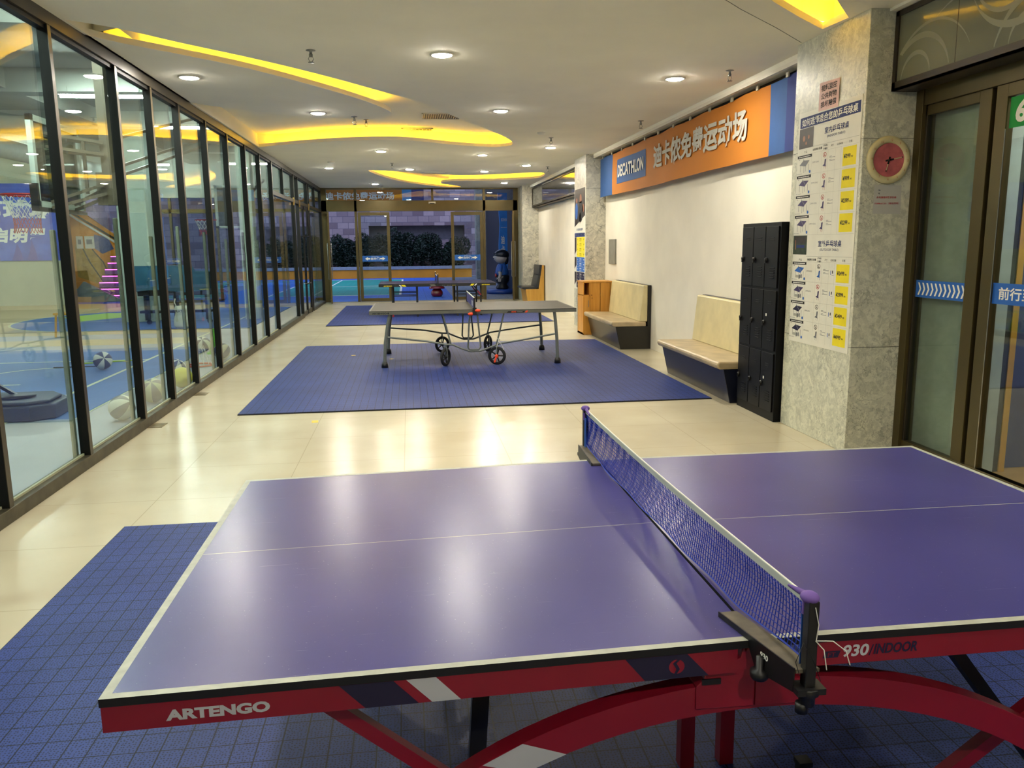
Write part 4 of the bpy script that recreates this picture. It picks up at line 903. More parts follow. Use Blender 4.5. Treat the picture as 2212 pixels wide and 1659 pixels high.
# pine cupboard
t = thing('cupboard', 'small knotty pine cupboard with open top compartment against the second column', 'cupboard', (3.35, 14.5, 0)); M_pine = wood('knotty_pine', '#c4852c', '#dca24a', 2, 3, True, .35)
cx0, cx1, cy0, cy1 = 3.06, 3.60, 14.15, 14.62
m = MB().box((cx0, cy0, 0), (cx0+.02, cy1, .93), M_pine).box((cx1-.02, cy0, 0), (cx1, cy1, .93), M_pine).box((cx0, cy1-.02, 0), (cx1, cy1, .93), M_pine).box((cx0-.01, cy0-.01, .93), (cx1+.01, cy1+.01, .955), M_pine).box((cx0, cy0, .70), (cx1, cy1, .715), M_pine).box((cx0, cy0, .0), (cx1, cy1, .04), M_pine)
m.box((cx0+.11, cy0, .70), (cx0+.13, cy1, .93), M_pine); m.build('carcass', t, bevel=.002)
for i, (a, b) in enumerate(((cx0+.13, cx0+.31), (cx0+.315, cx0+.49), (cx0+.495, cx1))): MB().box((a, cy0-.012, .02), (b-.004, cy0, .925), M_pine).build('panel', t)
d = MB().box((cx0+.002, cy0-.012, .03), (cx0+.125, cy0, .70), M_pine).build('door', t); MB().box((cx0+.09, cy0-.024, .50), (cx0+.10, cy0-.012, .62), M_steel).build('handle', d)
tag(MB().box((XR-.03, 14.23, 1.25), (XR, 14.68, 1.69), mat('grey_meter_door', '#8f8e84', .4, .3, .06)).build('electrical_panel', bevel=.004), 'grey metal wall hatch above the cream bench', 'panel')

# banner
t = thing('banner', 'orange fabric banner with white Chinese lettering along the right wall', 'banner', (3.55, 11, 3.14)); M_bo = mat('orange_banner_cloth', '#ba7010', .75, var=.03, scale=2); M_bb = mat('mid_blue_banner_cloth', '#28548f', .75, var=.03); M_bd = mat('navy_banner_cloth', '#18307c', .75, var=.03)
def bx(y, z): return 3.55+.012*math.sin(y*1.7)*math.sin((3.2-z)*3)+.006*math.sin(y*5.1)
def strip(m, ya_, yb_, mm, lift=0, z0=2.445, z1=3.14, ny=None):
    ny = ny or max(2, int(abs(yb_-ya_)/.12)); nz = 8; vs = []
    for i in range(ny+1):
        y = ya_+(yb_-ya_)*i/ny; za = z0+(0.0 if lift else .008*math.sin(y*.9))
        zt_ = z1-(0 if lift else .012*abs(math.sin(y*2.6)))
        for k in range(nz+1): z = za+(zt_-za)*k/nz; vs.append((bx(y, z)-lift, y, z))
    m.add(vs, [(i*(nz+1)+k, i*(nz+1)+k+1, (i+1)*(nz+1)+k+1, (i+1)*(nz+1)+k) for i in range(ny) for k in range(nz)], mm, True)
m = MB(); strip(m, 14.05, 7.86, M_bo); strip(m, 14.99, 14.05, M_bb); strip(m, 7.86, 7.50, M_bb); strip(m, 7.50, 6.85, M_bd); bo = m.build('cloth', t)
m = MB(); strip(m, 13.72, 12.06, M_bb, .004, 2.605, 3.0); m.build('blue_box', bo)
def wtext(body, ya_, w, z, h, mm, bold, lift, name, parent, shear=0):
    vs, fs, (x0_, y0_, x1_, y1_) = glyphs(body, bold); m = MB(); P = []
    for x, y in vs:
        yy_ = ya_-(x-x0_)/(x1_-x0_)*w-shear*(y-y0_)/(y1_-y0_)*h; zz_ = z+(y-y0_)/(y1_-y0_)*h; P.append((bx(yy_, zz_)-lift, yy_, zz_))
    m.add(P, fs, mm); return m.build(name, parent)
wtext('DECATHLON', 13.62, 1.46, 2.705, .20, M_wht, .03, .014, 'lettering', bo)
wtext('迪卡侬免费运动场', 11.66, 3.30, 2.63, .37, mat('greyish_banner_print', '#bdbbae', .75), .03, .016, 'lettering', bo)
hk = MB()
for i in range(12): y = 14.7-i*.66; hk.box((3.53, y, 3.12), (3.545, y+.05, 3.165), mat('clear_tape', '#b9b39a', .4))
hk.build('tape', t)

# price poster on the marble column (printed matter is one flat sheet)
PX = XC-.004
m = MB().box((PX, 5.735, .768), (XC-.0005, 6.70, 2.668), M_paper)
def pq(ya_, z0_, yb_, z1_, mm, l=.0006): x = PX-l; m.quad([(x, ya_, z0_), (x, yb_, z0_), (x, yb_, z1_), (x, ya_, z1_)], mm)
def pt(body, ya_, z, w, h, mm, bold=.0, l=.0012, shear=0): m.text(body, (PX, ya_, z), RYn, UZ, w, h, mm, bold, shear, l)
pq(6.675, 2.545, 5.75, 2.63, M_navy); pt('如何选择适合您的乒乓球桌', 6.645, 2.555, .86, .062, M_wht, .02)
M_pd = mat('dark_photo_print', '#2a1d18', .5, var=.25, scale=20); M_ph2 = mat('green_photo_print', '#24361e', .5, var=.3, scale=18)
M_skin = mat('skin_print', '#a0664a', .5, 0, .1, 40); M_gl = mat('grey_rule', '#a5a59c', .5, 0, 0); M_dk = mat('dark_violet_print', '#35285c', .5, var=0); M_gp = mat('grey_print', '#6d7076', .5, 0, 0)
pq(6.68, 2.38, 6.44, 2.54, M_pd)
for y, z, r in ((6.60, 2.46, .02), (6.52, 2.465, .014), (6.56, 2.42, .012)): m.add([(PX-.001, y-r*math.cos(a), z+r*1.2*math.sin(a)) for a in [2*PI*i/12 for i in range(12)]], [tuple(range(12))], M_skin)
pt('室内乒乓球桌', 6.26, 2.455, .36, .05, M_navy, .015); pt('(INDOOR TABLE)', 6.22, 2.418, .27, .024, M_navy)
pq(6.70, 1.51, 6.46, 1.668, M_ph2); pq(6.68, 1.60, 6.48, 1.66, M_pd, .0008); pq(6.64, 1.565, 6.50, 1.59, M_navy, .001); pq(6.665, 1.55, 6.655, 1.63, M_skin, .001)
pt('室外乒乓球桌', 6.27, 1.575, .36, .05, M_navy, .015); pt('(OUTDOOR TABLE)', 6.24, 1.538, .29, .024, M_navy)
for zh, last in ((2.345, '认证标准'), (1.462, '试用范围')):
    pt('产品', 6.585, zh-.004, .05, .018, M_ink); pt('台面厚度 重量', 6.44, zh+.0, .15, .018, M_ink, .01); pt('移动性', 6.265, zh+.012, .06, .016, M_ink, .01); pt('折叠性', 6.265, zh-.012, .06, .016, M_ink, .01)
    pt('尺寸', 6.15, zh, .04, .018, M_ink); pt(last, 6.06, zh, .085, .016, M_ink); pt('价格', 5.885, zh, .045, .018, M_ink)
    pq(6.46, zh+.034, 5.745, zh+.0365, M_gl); 
def product(zt_, price, col, outdoor, x2=(M_red, M_dk)):
    """one 0.216 m row, top at zt_"""
    h = .216
    pq(6.70, zt_, 5.745, zt_+.0015, M_gl)
    for y in (6.455, 6.29, 6.19, 6.08, 5.995): pq(y, zt_-h, y-.0015, zt_, M_gl)
    pq(6.695, zt_-.034, 6.45, zt_-.004, M_ink)
    for k in range(11): pq(6.67-k*.018, zt_-.024, 6.657-k*.018, zt_-.015, M_wht, .001)
    pt('一星', 6.69, zt_-.052, .04, .010, M_ink); pt('编号 8388330', 6.695, zt_-h+.010, .09, .012, M_gp)
    m.add([(PX-.001, 6.475-.014*math.cos(a), zt_-h+.028+.017*math.sin(a)) for a in [2*PI*i/14 for i in range(14)]], [tuple(range(14))], M_blue)
    c = 6.57; z = zt_-.095
    m.quad([(PX-.001, c+.085, z-.012), (PX-.001, c-.02, z-.030), (PX-.001, c-.085, z+.028), (PX-.001, c+.02, z+.036)], col)
    m.quad([(PX-.0014, c+.022, z+.04), (PX-.0014, c-.035, z-.018), (PX-.0014, c-.035, z-.006), (PX-.0014, c+.022, z+.052)], M_gp)
    for dy in (.07, .01, -.02, -.07): pq(c+dy, z-.085 if dy != .01 else z-.10, c+dy-.005, z-.01, M_gp, .0008)
    if outdoor: pq(c+.06, z-.085, c-.05, z-.055, M_gl, .0008); pq(c+.0, z-.095, c-.02, z-.05, M_gp, .001); pq(c-.035, z-.09, c-.05, z-.045, M_gp, .001)
    pt('22MM/103KG' if not outdoor else '5MM/62KG', 6.44, zt_-.108, .11 if not outdoor else .09, .016, M_gp)
    n = 16; r0_, r1_ = .021, .026; cy_, cz_ = 6.24, zt_-.045
    for i in range(n):
        a, b = 2*PI*i/n, 2*PI*(i+1)/n
        m.quad([(PX-.001, cy_-r*math.cos(q), cz_+r*math.sin(q)) for r, q in ((r0_, a), (r1_, a), (r1_, b), (r0_, b))], x2[0])
    pq(cy_+.012, cz_-.012, cy_-.012, cz_-.006, x2[0], .001); m.quad([(PX-.001, cy_+.014, cz_+.014), (PX-.001, cy_+.008, cz_+.016), (PX-.001, cy_-.012, cz_-.012), (PX-.001, cy_-.008, cz_-.016)], x2[0])
    m.quad([(PX-.001, cy_+.028, zt_-.155), (PX-.001, cy_-.024, zt_-.165), (PX-.001, cy_-.020, zt_-.145), (PX-.001, cy_+.0, zt_-.135)], x2[1]); m.quad([(PX-.0014, cy_+.002, zt_-.148), (PX-.0014, cy_-.020, zt_-.150), (PX-.0014, cy_-.026, zt_-.088), (PX-.0014, cy_-.004, zt_-.092)], x2[1])
    pq(cy_+.004, zt_-.185, cy_+.001, zt_-.155, x2[0] if not outdoor else x2[1]); pq(cy_-.018, zt_-.19, cy_-.021, zt_-.16, x2[0] if not outdoor else x2[1])
    for k, (dz, w) in enumerate(((.07, .035), (.082, .085), (.102, .035), (.114, .085))): pq(6.165, zt_-dz-.0045, 6.165-w, zt_-dz, M_gp)
    if outdoor: pq(6.05, zt_-.125, 6.042, zt_-.08, M_blue); pq(6.025, zt_-.11, 6.012, zt_-.08, M_ink); pq(6.03, zt_-.13, 6.0, zt_-.125, M_gl)
    pq(5.965, zt_-.197, 5.775, zt_-.013, M_yel); pt('¥'+price, 5.95, zt_-.125, .095+.012*(len(price)-3), .044, M_ink, .03); pt('.90', 5.95-.10-.012*(len(price)-3), zt_-.123, .03, .018, M_ink, .02)
blk = M_tnavy
pq(6.70, 1.672, 5.745, 1.6735, M_gl)
for i, (p, c, xx) in enumerate((('2499', M_blue, (M_ink, M_blue)), ('2999', M_dk, (M_red, M_dk)), ('3499', blk, (M_ink, M_gp)), ('4999', blk, (M_ink, M_gp)))): product(1.438-i*.159*1.0, p, c, True, xx) if False else None
def product_s(zt_, price, col, xx, out=True):
    global m
    keep = m; m = MB(); product(0, price, col, out, xx); s = .163/.216
    keep.v += []; b = len(keep.v)
    for vs in [m]:
        keep.v += [(p[0], p[1], p[2]*s+zt_) for p in vs.v]
        for f, mi in zip(vs.f, vs.mi): keep.f.append([b+k for k in f]); keep.mi.append(keep.mid(vs.mats[mi])); keep.sm.append(False)
    m = keep
for i, (p, c, xx) in enumerate((('2499', M_blue, (M_ink, M_blue)), ('2999', M_dk, (M_red, M_dk)), ('3499', blk, (M_ink, M_gp)), ('4999', blk, (M_ink, M_gp)))): product_s(1.451-i*.1645, p, c, xx)
for i, (p, c) in enumerate((('399', M_gp), ('999', M_dk), ('2399', M_dk), ('2299', M_dk))): product_s(2.328-i*.164, p, c, (M_red, M_dk), False)
tag(m.build('price_poster'), 'tall white price list poster with yellow price squares on the marble column', 'poster')
m = MB(); x = PX-.002; m.quad([(x, 6.378, 2.642), (x, 6.072, 2.634), (x, 6.070, 2.845), (x, 6.376, 2.858)], M_pink)
for i, s_ in enumerate(('视频监控', '公共财物', '损坏赔偿')): m.text(s_, (x, 6.345, 2.785-i*.062), RYn, UZ, .24, .048, M_ink, .02)
tag(m.build('notice_sheet'), 'pink notice sheet with three lines of black writing above the price poster', 'sheet')

# wall clock on the camera side of the column
CX, CYy, CZ, CR = 3.499, 5.70, 2.199, .172
t = thing('wall_clock', 'round pink faced wall clock with cream rim on the marble column', 'clock', (CX, CYy, CZ)); M_crm = mat('cream_plastic', '#d2c89a', .35, var=.03); M_cpk = mat('dusty_pink_dial', '#c4686c', .8, var=.14, scale=14); M_cn = mat('salmon_numerals', '#c0683f', .5, 0, 0)
MB().lathe([(.150, 0), (.168, .0), (.172, -.008), (.166, -.020), (.150, -.028), (.128, -.026), (.122, -.018), (.120, -.012), (1e-4, -.012)], (CX, CYy, CZ), M_crm, 48, 'y').build('rim', t)
MB().lathe([(.1195, -.0140), (1e-4, -.0141)], (CX, CYy, CZ), M_cpk, 40, 'y', smooth=False).build('dial', t)
m = MB(); yN = CYy-.030
for k in range(12):
    a = PI/2-2*PI*k/12-.04*1; n = str(k or 12); r = .139; p = V(CX+r*math.cos(a), yN, CZ+r*math.sin(a)); w = .016 if len(n) == 2 else .0035 if n == '1' else .009; m.text(n, p-V(w/2+.001, 0, .008), RX, UZ, w, .017, M_cn, .0)
m.build('numerals', t)
def hand(a, l, mm, w=.008, y=.016):
    d = V(math.cos(a), 0, math.sin(a)); p = V(CX, CYy-y, CZ-.002); q = MB().beam(p-d*.025, p+d*l*.35, .003, w*1.5, M_blk, up=(-d.z, 0, d.x)).beam(p+d*l*.35, p+d*l*.92, .002, w*.7, M_crm, up=(-d.z, 0, d.x)).beam(p+d*l*.92, p+d*l, .003, w, M_blk, up=(-d.z, 0, d.x)); return q.build('hand', t)
hand(math.radians(12), .112, None); hand(math.radians(-104), .082, None, y=.019); MB().lathe([(1e-4, -.024), (.008, -.024), (.008, -.012)], (CX, CYy, CZ), M_blk, 12, 'y').build('spindle', t)
m = MB(); y = 5.6985; m.quad([(3.408, y, 1.815), (3.625, y, 1.811), (3.622, y, 2.018), (3.407, y, 2.024)], mat('pale_grey_paper', '#bcbcb6', .6, var=.02))
m.text('乒乓球培训教学热线', (3.43, y, 1.925), RX, UZ, .155, .016, M_red, .02); m.text('15088661201（微信同号）', (3.415, y, 1.882), RX, UZ, .195, .015, M_red, .01)
m.add([(3.435+dx, y-.001, 1.975+dz) for dx, dz in ((0, .012), (.018, .014), (.024, .006), (.012, .006))], [(0, 1, 2, 3)], M_gp); m.add([(3.438+dx, y-.001, 1.965+dz) for dx, dz in ((0, 0), (.016, .002), (.012, -.012))], [(0, 1, 2)], M_gp)
tag(m.build('notice_sheet'), 'pale grey paper notice with red writing below the wall clock', 'sheet')

# poster on the second column
PX2 = XC-.003
m = MB().box((PX2, 15.08, .735), (XC-.0005, 16.08, 2.66), M_paper)
def q2(pts, mm, l=.001): m.quad([(PX2-l, y, z) for y, z in pts], mm)
def Bq(ya_, z0_, yb_, z1_, mm, l=.001): q2([(ya_, z0_), (yb_, z0_), (yb_, z1_), (ya_, z1_)], mm, l)
q2([(16.06, 1.94), (15.10, 2.14), (15.10, 2.655), (16.06, 2.655)], M_pd)
for y, z, w, h, mm in ((15.88, 2.24, .12, .16, M_blue), (15.86, 2.44, .07, .05, M_skin), (15.50, 2.46, .09, .09, M_skin), (15.28, 2.28, .10, .08, M_skin), (15.50, 2.22, .22, .20, M_ink), (15.55, 2.10, .06, .10, M_skin)):
    m.add([(PX2-.0016, y-w*math.cos(a), z+h*math.sin(a)) for a in [2*PI*i/14 for i in range(14)]], [tuple(range(14))], mm)
m.text('乒乓球培训课程', (PX2, 15.88, 1.86), RYn, UZ, .58, .05, M_navy, .02); 
Bq(16.05, 1.745, 15.12, 1.82, M_navy)
for i, y in enumerate((15.95, 15.72, 15.5, 15.22)): m.text('课程时间'[i % 4]*2, (PX2, y, 1.765), RYn, UZ, .10 if i != 2 else .16, .035, M_wht, .01, l_ if False else 0)
for za, zb, n, mm, tc in ((1.74, 1.36, 4, M_yel, M_ink), (1.355, 1.08, 3, M_blue, M_wht), (1.07, .765, 3, M_tnavy, M_wht)):
    Bq(15.86, zb, 15.12, za, mm); q2([(16.05, za), (15.88, za), (15.88, zb+.12), (16.05, zb+.04)], M_pd)
    for k in range(n):
        z = za-(za-zb)*(k+.5)/n; Bq(15.86, z-(za-zb)/n/2, 15.12, z-(za-zb)/n/2+.004, M_gl, .0013)
        m.text('周一', (PX2, 15.80, z-.01), RYn, UZ, .09, .025, tc, 0, 0, .002); m.text('零基础', (PX2, 15.58, z+.0), RYn, UZ, .17, .026, tc, .01, 0, .002); m.text('19:00-20:30', (PX2, 15.60, z-.03), RYn, UZ, .19, .018, tc, 0, 0, .002); m.text('免费', (PX2, 15.25, z-.01), RYn, UZ, .09, .03, tc, 0, 0, .002)
tag(m.build('course_poster'), 'tall poster with players photo over yellow and blue timetable rows on the second column', 'poster')

# ================================================================= GYM THINGS
M_bw = mat('white_ball_panel', '#dcdcd0', .5, var=.04); M_bn = mat('navy_ball_panel', '#26335e', .5, var=.05)
def ball(c, r, ma, mb_, label, rz=0, rx=0, grp=None, name='basketball', cat='ball'):
    m = MB(); n, k = 32, 20; R = Matrix.Rotation(rz, 3, 'Z') @ Matrix.Rotation(rx, 3, 'X'); c = V(*c); vs = []
    for i in range(k+1):
        for j in range(n):
            th, ph = PI*i/k, 2*PI*j/n; vs.append(c+R @ V(r*math.sin(th)*math.cos(ph), r*math.sin(th)*math.sin(ph), r*math.cos(th)))
    for s in (0, 1):
        fs = [(i*n+j, i*n+(j+1) % n, (i+1)*n+(j+1) % n, (i+1)*n+j) for i in range(k) for j in range(n) if (j//4) % 2 == s]
        b = len(m.v); m.add(vs if not m.v else [], [], ma, True); i_ = m.mid(ma if s else mb_)
        for f in fs: m.f.append(list(f)); m.mi.append(i_); m.sm.append(True)
    o = m.build(name, origin=c-V(0, 0, r)); return tag(o, label, cat, grp)
GB = 'balls lying on the gym floor'
ball((-4.16, 11.45, .124), .12, M_bw, M_bn, 'navy and white panelled basketball alone on the blue court', .5, 1.2, GB)
ball((-2.76, 7.96, .122), .12, M_bw, mat('grey_ball_panel', '#8d8a90', .5), 'white and grey basketball against the glass, nearest ball', 1.2, 1.0, GB)
ball((-2.74, 8.84, .132), .13, mat('cream_ball_panel', '#c4c3a4', .5), mat('grey_ball_panel', '#8d8a90', .5), 'cream and grey basketball against the glass in the third bay', .2, .7, GB)
ball((-2.68, 9.75, .122), .12, mat('lime_yellow_ball', '#d3cf4a', .5, var=.05), mat('lime_yellow_ball', '#d3cf4a', .5, var=.05), 'plain lime yellow ball against the glass', 0, 0, GB)
ball((-2.95, 10.5, .122), .12, M_bw, M_bn, 'white and navy basketball just behind the yellow ball', .9, .5, GB)
ball((-3.25, 13.1, .122), .12, M_bw, M_bn, 'navy and white basketball near the green cone', .2, .8, GB)
ball((-2.75, 12.15, .122), .12, mat('cream_ball_panel', '#c4c3a4', .5), M_bn, 'cream basketball against the glass beside the low hoop', 2, .8, GB)
# stool, bag, cone, low hoop stand
M_yw = mat('yellow_stool_plastic', '#d39a26', .4, var=.05)
t = thing('stool', 'small yellow stool standing on the gym court', 'stool', (-6.4, 16.0, 0)); x, y = -6.40, 16.02
MB().box((x-.17, y-.14, .41), (x+.17, y+.14, .45), M_yw).build('seat', t, bevel=.01)
for a in (-1, 1):
    for b in (-1, 1): MB().beam((x+a*.13, y+b*.10, .41), (x+a*.16, y+b*.13, 0), .03, .03, M_yw).build('leg', t)
m = MB().lathe([(.16, 0), (.20, .05), (.19, .18), (.15, .30), (.17, .38), (.15, .44), (.05, .45)], (-4.60, 17.2, .004), mat('white_cloth_sack', '#cfd2c6', .8, var=.06, scale=12), 18).tube([(-4.72, 17.2, .42), (-4.76, 17.2, .52), (-4.74, 17.2, .60)], .012, M_wp, 6)
t = tag(m.build('laundry_sack', origin=(-4.6, 17.2, 0)), 'white sack of gear standing on the blue gym floor', 'bag')
m = MB().text('PIRATES', (-4.74, 17.0, .33), RX, UZ, .24, .05, M_ink, .02); m.build('lettering', t)
t = thing('marker_cone', 'green marker cone standing near the partition glass', 'cone', (-3.02, 12.9, 0)); MB().lathe([(.09, .02), (.02, .38), (.015, .385)], (-3.02, 12.9, 0), mat('lime_cone', '#6fc53a', .5), 20).build('cone', t); MB().box((-3.14, 12.78, 0), (-2.90, 13.02, .02), mat('lime_cone', '#6fc53a', .5)).build('foot', t)
t = thing('toy_hoop', 'small loose ring with white net lying on the gym floor', 'hoop', (-2.92, 11.55, 0)); MB().tube([(-2.92+.17*math.cos(a), 11.55+.17*math.sin(a), .012) for a in [2*PI*i/28 for i in range(28)]], .012, mat('coral_ring', '#d9604a', .5), 8, True).build('ring', t)
m = MB()
for i in range(12): a = 2*PI*i/12; m.tube([(-2.92+.16*math.cos(a), 11.55+.16*math.sin(a), .02), (-2.92+.09*math.cos(a+.3), 11.55+.09*math.sin(a+.3), .18), (-2.92+.06*math.cos(a), 11.55+.06*math.sin(a), .28)], .004, M_wp, 5)
m.build('net', t)
o = MB().beam((-4.75, 12.0, .012), (-4.05, 12.25, .012), .03, .015, mat('lime_bat', '#b8d62a', .5)).beam((-4.9, 11.7, .012), (-4.2, 11.72, .012), .02, .012, M_blk)
tag(o.build('agility_ladder'), 'lime and black training stick lying behind the navy ball', 'stick')
# portable hoop base
t = thing('portable_hoop_base', 'black plastic base of a portable basketball hoop at the left edge', 'hoop base', (-3.9, 8.45, 0)); M_bp = mat('dark_blue_black_plastic', '#1d2530', .5, var=.08)
m = MB().prism([(-4.6, 8.02), (-3.62, 8.02), (-3.44, 8.15), (-3.46, 8.55), (-3.62, 8.75), (-4.6, 8.75)], M_bp, 'z', 0.001, .15).prism([(-4.6, 8.05), (-3.66, 8.05), (-3.50, 8.18), (-3.52, 8.52), (-3.66, 8.70), (-4.6, 8.70)], M_bp, 'z', .15, .185)
m.build('base', t, bevel=.015); MB().lathe([(.16, .186), (.12, .178), (1e-4, .176)], (-3.86, 8.36, .012), M_blk, 24).build('filler_well', t)
MB().beam((-3.92, 8.5, .17), (-4.35, 8.52, .45), .04, .03, M_blk).build('strut', t); MB().tube([(-4.55, 8.4, .15), (-4.55, 8.4, 2.6)], .045, M_blk, 12).build('pole', t)
# hanging hoop with backboard and truss
M_rim = mat('rim_red', '#b7281f', .45); M_tr = mat('grey_brown_steel', '#5e5546', .5, .3, .06)
t = thing('basketball_hoop', 'glass backboard with red rim and white net hung from the gym ceiling', 'hoop', (-3.7, 9.4, 2.1)); bxp = -3.68
m = MB()
for a, b in (((8.8, 2.04), (10.0, 2.10)), ((8.8, 2.88), (10.0, 2.94))): m.box((bxp-.025, a[0], a[1]), (bxp+.025, b[0], b[1]), mat('white_board_frame', '#b9c4bc', .5))
for y in (8.8, 9.94): m.box((bxp-.025, y, 2.04), (bxp+.025, y+.06, 2.94), mat('white_board_frame', '#b9c4bc', .5))
m.build('board_frame', t); MB().box((bxp-.006, 8.86, 2.10), (bxp+.002, 9.94, 2.88), glass('smoky_board_glass', (.34, .36, .31, 1), 0, 1.5)).build('board_glass', t)
MB().box((bxp-.035, 8.765, 2.0), (bxp+.04, 8.80, 2.27), M_blk).box((bxp-.035, 8.78, 2.0), (bxp+.03, 9.1, 2.04), M_blk).box((bxp-.03, 9.0, 2.0), (bxp+.03, 10.02, 2.03), M_blk).box((bxp-.06, 9.28, 2.06), (bxp-.02, 9.52, 2.30), M_blk).build('mounting_bracket', t)
rc = V(bxp-.36, 9.4, 2.19); MB().tube([rc+V(.225*math.cos(a), .225*math.sin(a), 0) for a in [2*PI*i/36 for i in range(36)]], .011, M_rim, 8, True).beam((bxp-.03, 9.36, 2.18), (rc.x+.22, 9.38, 2.18), .02, .03, M_rim).beam((bxp-.03, 9.44, 2.18), (rc.x+.22, 9.42, 2.18), .02, .03, M_rim).build('rim', t)
def hoop_net(rc, t, k=1.0):
    m = MB(); rr = [.22, .19, .155, .13, .125, .135]; m2 = MB()
    for i in range(12):
        for s in (-1, 1):
            pts = [rc+V(k*r*math.cos(2*PI*(i+s*j*.5)/12), k*r*math.sin(2*PI*(i+s*j*.5)/12), -.08*j*k) for j, r in enumerate(rr)]
            m.tube(pts[:4], .0035, M_wp, 5); m2.tube(pts[3:], .0035, M_rim, 5)
    n = m.build('net', t); m2.build('net_fringe', n)
hoop_net(rc, t)
m = MB(); px_, py_ = -3.17, 9.4
m.box((px_-.05, py_-.05, 2.1), (px_+.05, py_+.05, 4.3), M_tr).box((px_-.11, py_-.07, 2.08), (px_+.09, py_+.07, 2.42), M_tr)
m.build('hanging_post', t); m = MB()
for y in (9.1, 9.7):
    for z0_, z1_ in ((2.85, 2.72), (2.72, 2.60), (2.16, 2.30), (2.10, 2.20)): m.beam((bxp+.02, y, z0_-.06), (px_, py_+(y-9.4)*.3, z1_), .03, .03, M_tr)
m.beam((-3.4, 9.4, 2.2), (-3.4, 9.4, 2.75), .03, .03, M_tr)
for z in (2.55, 2.65, 2.95): m.beam((px_, 9.4, z-.2), (px_+.35, 12.6, z+.55), .03, .03, M_tr)
m.build('truss_arm', t)
# second hoop far in the gym
t = thing('basketball_hoop', 'small distant backboard with red rim beside the gym column', 'hoop', (-4, 20, 2)); m = MB()
for a in ((-4.45, 2.06, -3.55, 2.11), (-4.45, 2.99, -3.55, 3.04), (-4.45, 2.06, -4.39, 3.04), (-3.61, 2.06, -3.55, 3.04)): m.box((a[0], 20, a[1]), (a[2], 20.04, a[3]), mat('white_board_frame', '#b9c4bc', .5))
m.build('board_frame', t); MB().box((-4.39, 20.01, 2.11), (-3.61, 20.02, 2.99), mat('dark_board', '#3a4040', .3)).build('board_panel', t)
rc = V(-4.72, 20.0, 2.25); MB().tube([rc+V(.2*math.cos(a), .2*math.sin(a), 0) for a in [2*PI*i/28 for i in range(28)]], .011, M_rim, 6, True).beam((-4.53, 20, 2.25), (-4.4, 20.02, 2.25), .03, .03, M_rim).build('rim', t); hoop_net(rc, t, .9)
MB().beam((-3.6, 20.05, 2.9), (-3.2, 19.3, 3.1), .05, .05, M_blk).beam((-3.6, 20.05, 2.3), (-3.5, 19.2, 2.4), .05, .05, M_blk).build('wall_arm', t)
# covered folded table
t = thing('covered_table', 'folded table under a teal cover in front of the gym column', 'table', (-5.0, 18.1, 0)); M_cov = mat('teal_cover_cloth', '#1d5570', .7, var=.1, scale=3)
m = MB(); N_ = 22; vs = []
for i in range(N_+1):
    x = -5.75+1.55*i/N_
    for y, z in ((17.85, .72), (17.86, 1.0), (17.9, 1.22), (18.1, 1.25), (18.3, 1.2), (18.35, .72)): vs.append((x, y+.02*math.sin(9*x+z*4), z-(.03*math.sin(5*x) if z < 1 else 0)-(.12 if x > -4.6 and z > 1.1 else 0)))
m.add(vs, [(i*6+k, (i+1)*6+k, (i+1)*6+k+1, i*6+k+1) for i in range(N_) for k in range(5)], M_cov, True); m.build('cover', t)
m = MB().box((-5.7, 17.95, .62), (-4.25, 18.25, .74), M_tblk).box((-5.7, 18.0, .25), (-4.25, 18.2, .3), M_tblk)
for x in (-5.6, -5.0, -4.35): m.box((x, 18.0, .1), (x+.06, 18.2, .7), M_tblk)
m.build('folded_frame', t)
for x in (-5.55, -4.95, -4.3): MB().lathe([(1e-4, -.02), (.05, -.02), (.05, .02), (1e-4, .02)], (x, 18.1, .055), M_rub, 16, 'y').build('wheel', t)
# blue crash mat and low trampoline-like block beyond
tag(MB().box((-5.0, 22.8, .004), (-3.1, 24.2, .60), mat('blue_vinyl_mat', '#2f6fd0', .4, var=.05)).build('crash_mat', bevel=.03), 'thick bright blue crash mat near the gym glazing', 'mat')
# big blue poster on the gym back wall
M_gp1 = None
tt = NT('blue_ink_wash_poster'); n = tt.noise(1.6, detail=7, rough=.65); s = tt.node('SeparateXYZ'); tt.link(tt.obj(), s.inputs[0])
r = tt.node('MapRange'); r.inputs[1].default_value = 1.3; r.inputs[2].default_value = 3.5; tt.link(s.outputs[2], r.inputs[0]); c0 = tt.mix(r.outputs[0], srgb('#4a57b4'), srgb('#1446c0'))
c1 = tt.mix(tt.math('MULTIPLY', tt.ramp(n.outputs['Fac'], .45, .62), .5), c0, srgb('#5b7fe0')); tt.link(c1, tt.b.inputs['Base Color']); tt.b.inputs['Roughness'].default_value = .6
t = tag(MB().box((-15, 25.06, 1.29), (-9.99, 25.095, 3.46), tt.m).build('gym_poster', origin=(-12.5, 25.06, 1.29)), 'large blue ink wash poster with white Chinese letters on the gym back wall', 'poster')
m = MB().text('篮球场', (-12.12, 25.06, 2.47), RX, UZ, 2.08, .55, M_wht, .045, .05).text('启明星', (-11.86, 25.06, 1.79), RX, UZ, 1.52, .44, M_wht, .045, .18)
m.build('lettering', t)
m = MB()
for i, x in enumerate((-12.6, -11.9, -11.3, -10.9)): m.add([(x+dx, 25.058, 1.30+dz) for dx, dz in ((0, 0), (.3, 0), (.28, .2), (.18, .5+.1*(i % 2)), (.1, .25))], [(0, 1, 2, 3, 4)], mat('violet_silhouette', '#5a55a8', .6))
m.build('silhouettes', t)
